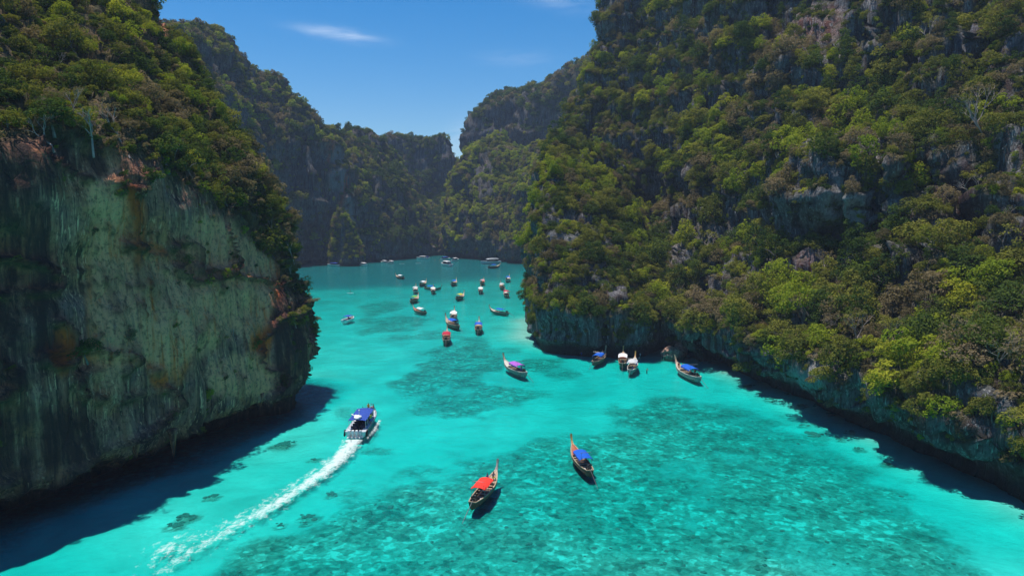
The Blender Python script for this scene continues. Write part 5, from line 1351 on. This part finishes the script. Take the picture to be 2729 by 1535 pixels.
def rzb(boat): return boat.rotation_euler.z
for bt, x, y, z, ms, rz, sh, tr, lab in (
    (red_boat, 2.3, .35, 1.05, PSI, 2.6, 'blue', 'blue', 'person in dark blue sitting in the left of the red roofed boat bow'),
    (red_boat, 2.9, -.2, 1.15, PSI, -2.4, 'pink', 'yellow', 'person in pinkish top and yellow shorts sitting in the red roofed boat bow'),
    (right_boat, 3.1, .3, 1.2, PSI, 2.8, 'red', 'black', 'bow left person sitting on the blue roofed boat right of the boulder'),
    (right_boat, 2.6, -.25, 1.1, PSI, -2.6, 'orange', 'blue', 'bow right person sitting on the blue roofed boat right of the boulder'),
    (right_boat, -3.3, 0, .55, PST, 0, 'black', 'black', 'boatman standing at the engine of the boat right of the boulder'),
    (beach1, 2.5, 0, 1.08, PSI, 0.4, 'white', 'blue', 'person in white sitting on the foredeck of the boat left of the moored pair'),
    (beach1, 3.3, .15, 1.25, PSI, 2.7, 'grey', 'black', 'person in grey at the very bow of the boat left of the moored pair'),
    (beach2, -3.1, .2, .5, PSI, 0, 'red', 'black', 'person in red sitting at the stern of the white roofed moored boat'),
    (beach3, -3.0, -.2, .5, PSI, 0, 'blue', 'black', 'person in blue at the stern of the pale moored boat'),
    (purple_boat, -3.4, .1, .5, PST, 0.2, 'blue', 'blue', 'boatman in blue standing at the stern of the purple roofed boat'),
    (SPEED, -2.2, -1.62, 1.0, PST, 1.2, 'yellow', 'blue', 'crewman in yellow shirt standing on the side deck of the speedboat'),
    (SPEED, 2.3, .85, 1.15, PSI, -1.5, 'pink', 'blue', 'passenger in pink left of the blue roof on the speedboat bow'),
    (SPEED, 3.2, 1.0, 1.2, PSI, -1.6, 'blue', 'black', 'passenger in blue sitting along the left bow rail of the speedboat'),
    (SPEED, 5.0, .35, 1.3, PSI, 3.0, 'yellow', 'black', 'passenger in yellow at the very bow of the speedboat'),
    (SPEED, 4.6, -.7, 1.25, PSI, 1.8, 'black', 'black', 'passenger in black on the right bow rail of the speedboat'),
    (SPEED, 3.0, -.85, 1.15, PSI, 1.5, 'red', 'white', 'passenger in red sitting on the right of the speedboat bow'),
    (SPEED, 2.2, -1.0, 1.15, PSI, 1.5, 'white', 'blue', 'passenger in white nearest the roof on the right of the speedboat bow'),
    (se, 0, .1, .4, PST, 0, 'black', 'black', 'helmsman standing under the blue sunshade of the small motorboat')):
    person(ms, on(bt, x, y, z), rzb(bt)+rz, sh, lab, tr)
for (px, py), rz, sh, lab in ((z5((1675, 228)), .5, 'pink', 'swimmer left of the pair behind the pale moored boat'), (z5((1690, 190)), 2.2, 'white', 'swimmer farther back of the pair behind the pale moored boat'),
    (z5((1935, 215)), 1.0, 'black', 'swimmer between the pale moored boat and the boulder'), (z5((1760, 362)), -.5, 'black', 'swimmer right of the stern of the pale moored boat'),
    (z5((1038, 178)), 2.0, 'blue', 'swimmer left of the moored blue roofed boat'), (z2((1447, 158)), 1, 'orange', 'left swimmer in the far water between the speedboats'), (z2((1505, 158)), 2, 'orange', 'right swimmer in the far water between the speedboats')):
    p = Z(px, py, 0.0); person(PSW, (p[0], p[1], -1.12), rz, sh, lab)
# boards and kayaks
def board(p, rz, L, colour, label):
    m = MB(); V = []; F = []; n = 9
    for i in range(n):
        s = -1+2*i/(n-1); w = .38*math.sqrt(max(0, 1-abs(s)**2.6))+.02
        V += [(s*L/2, -w, .06+.12*s*s), (s*L/2, w, .06+.12*s*s), (s*L/2, w*.6, -.08+.12*s*s), (s*L/2, -w*.6, -.08+.12*s*s)]
    for i in range(n-1):
        for j in range(4): F.append((i*4+j, (i+1)*4+j, (i+1)*4+(j+1) % 4, i*4+(j+1) % 4))
    F += [(0, 1, 2, 3), tuple(len(V)-1-j for j in range(4))]; m.add(V, F)
    o = link('paddle_board' if L < 3.5 else 'kayak', m.data('board', M[colour]), None); o.location = (p[0], p[1], .02); o.rotation_euler = (0, 0, rz)
    return props(o, label=label, cat='board' if L < 3.5 else 'kayak')
p = Z(*z1((487, 608)), 0); board(p, .2, 3.2, 'white', 'small white paddle board with a standing rider near the left headland')
person(PST, (p[0], p[1], .1), 0.2, 'black', 'person standing on the white paddle board near the left headland')
p = Z(*z2((1240, 197)), 0); board(p, .05, 4.2, 'white', 'white kayak right of the two on the dark far water')
person(PSI, (p[0], p[1], .1), .05, 'grey', 'paddler sitting in the right kayak on the far water')
p = Z(*z2((1035, 202)), 0); board(p, .1, 4.0, 'offwhite', 'grey kayak left of the two on the dark far water')
person(PSI, (p[0], p[1], .1), .1, 'blue', 'paddler sitting in the left kayak on the far water')

# ---- boulders, hanging rock, coral heads
def rock_mesh(name, seed, r, mat, sub=4, sharp=1.0):
    bm = bmesh.new(); bmesh.ops.create_icosphere(bm, subdivisions=sub, radius=1.0)
    P = np.array([v.co[:] for v in bm.verts]); q = P+seed*3.1
    d = 1+0.32*fbm(q*1.2, 3, seed)+0.10*sharp*(1-2*np.abs(fbm(q*2.6, 3, seed+3)))+0.05*fbm(q*6, 2, seed+5)
    for v, k, c in zip(bm.verts, d, P): v.co = Vector((c[0]*r[0]*k, c[1]*r[1]*k, c[2]*r[2]*k))
    me = bpy.data.meshes.new(name); bm.to_mesh(me); bm.free(); me.materials.append(mat)
    for an in ('stain', 'pale', 'green', 'shade_tint', 'cav'): me.attributes.new(an, 'FLOAT', 'POINT')
    return me
def pink_rock():
    t = NT('boulder_pink'); ob = t.coord(); n = t.noise(ob, .7, 6, .65); n2 = t.noise(ob, 2.2, 6, .65)
    c = t.mix(t.rng(n, .38, .62), (0.36, 0.20, 0.15), (0.52, 0.37, 0.30)); c = t.mix(t.rng(n2, .42, .56, .6, 0), c, (0.09, 0.06, 0.05))
    t.principled(c, .9, 0, t.bump(t.math('ADD', n, n2), .8, .4), .15); return t.m
PINK = pink_rock()
for (px, py), r, sd, rz, lab in (((1793, 949), (2.6, 1.7, 1.7), 3, .2, 'pinkish brown boulder lying in the shallow water at the promontory foot'),
                                 ((1818, 941), (2.0, 1.7, 2.6), 8, .9, 'taller brown boulder leaning behind the pinkish one'),
                                 ((1848, 934), (1.7, 1.4, 3.0), 14, .3, 'gnarled grey brown rock right of the pinkish boulder')):
    p = Z(px, py, 0.2); o = link('boulder', rock_mesh('boulder', sd, r, PINK), None); o.location = (p[0], p[1]+.5*r[1], .55*r[2]-.3); o.rotation_euler = (0, .1, rz); props(o, label=lab, cat='boulder', group='boulders at the promontory foot')
for k, ((px, py), ln, lab) in enumerate((((468, 1160), 3.2, 'pointed stalactite hanging from the left rock lip over black water'), ((370, 1190), 1.6, 'short stalactite under the left rock lip'), ((700, 1062), 1.5, 'small stalactite near the right end of the left rock lip'))):
    p = Z(px, py, 4.4); m = MB(); m.tube([(0, 0, .9), (0.05, 0, 0), (.0, .05, -ln*.5), (.04, 0, -ln*.85), (0.02, 0, -ln)], [.75, .5, .3, .16, .04], 7)
    me = m.data('stalactite', M['rock_near'], True)
    for an in ('stain', 'pale', 'green', 'shade_tint', 'cav'): me.attributes.new(an, 'FLOAT', 'POINT')
    o = link('stalactite', me, None); o.location = (p[0]-.5, p[1]+.1, min(p[2], 4.4)); props(o, label=lab, cat='stalactite', group='stalactites under the left rock lip')
# dark coral heads on the sand, and lumps all over the reef
def coral_mat():
    t = NT('coral'); n = t.noise(t.coord(), 2.2, 5, .65)
    c = t.mix(t.rng(n, .35, .65), (0.010, 0.13, 0.115), (0.018, 0.24, 0.20)); t.principled(c, 1, 0, t.bump(n, .8, .3), 0); return t.m
CM = coral_mat(); cf = [rock_mesh('coral', 60+i, (1, 1, .55), CM, 2) for i in range(4)]
P, Rr, Sc = [], [], []
def floor_z(x, y):
    i = int(np.argmin(np.abs(ys-y))); j = int(np.argmin(np.abs(xs-x))); return -gdepth.reshape(X.shape)[i, j], reef.reshape(X.shape)[i, j]
for px, py, s_ in SPOTS:
    c0 = Z(px, py, -1.3)
    for _ in range(int(9*s_)+3):
        x, y = c0[0]+random.gauss(0, .5)*s_, c0[1]+random.gauss(0, .4)*s_; z, _r = floor_z(x, y); q = random.uniform(.18, .42)*s_
        P.append((x, y, z)); Rr.append((0, 0, random.uniform(0, 6))); Sc.append((q, q*random.uniform(.6, 1), q*.6))
for _ in range(1800):
    y = 40*math.exp(random.random()*math.log(190/40)); x = random.uniform(-.75, .75)*y; z, rf_ = floor_z(x, y)
    if rf_ > .35 and random.random() < rf_*.5:
        s_ = random.uniform(.10, .28)*(1+.8*random.random()**5); P.append((x, y, z)); Rr.append((0, 0, random.uniform(0, 6))); Sc.append((s_, s_*random.uniform(.6, 1), s_*random.uniform(.5, .9)))
gn_cover('coral_heads', P, Rr, Sc, [random.randrange(4) for _ in P], cf, 'dark coral heads scattered over the pale lagoon floor')

# ------------------------------------------------------------------ air between here and the far walls
hz = MB(); hz.box((0, 480, 125), (3100, 2300, 290)); 
tz = NT('air'); vp = tz.node('ShaderNodeVolumePrincipled'); vp.inputs['Color'].default_value = (0.55, 0.72, 1.0, 1); vp.inputs['Density'].default_value = 0.00017; vp.inputs['Anisotropy'].default_value = 0.0
tz.l.new(vp.outputs[0], tz.out.inputs['Volume'])
haze = link('haze', hz.data('haze', tz.m), None); props(haze, label='thin blue sea air', kind='stuff')
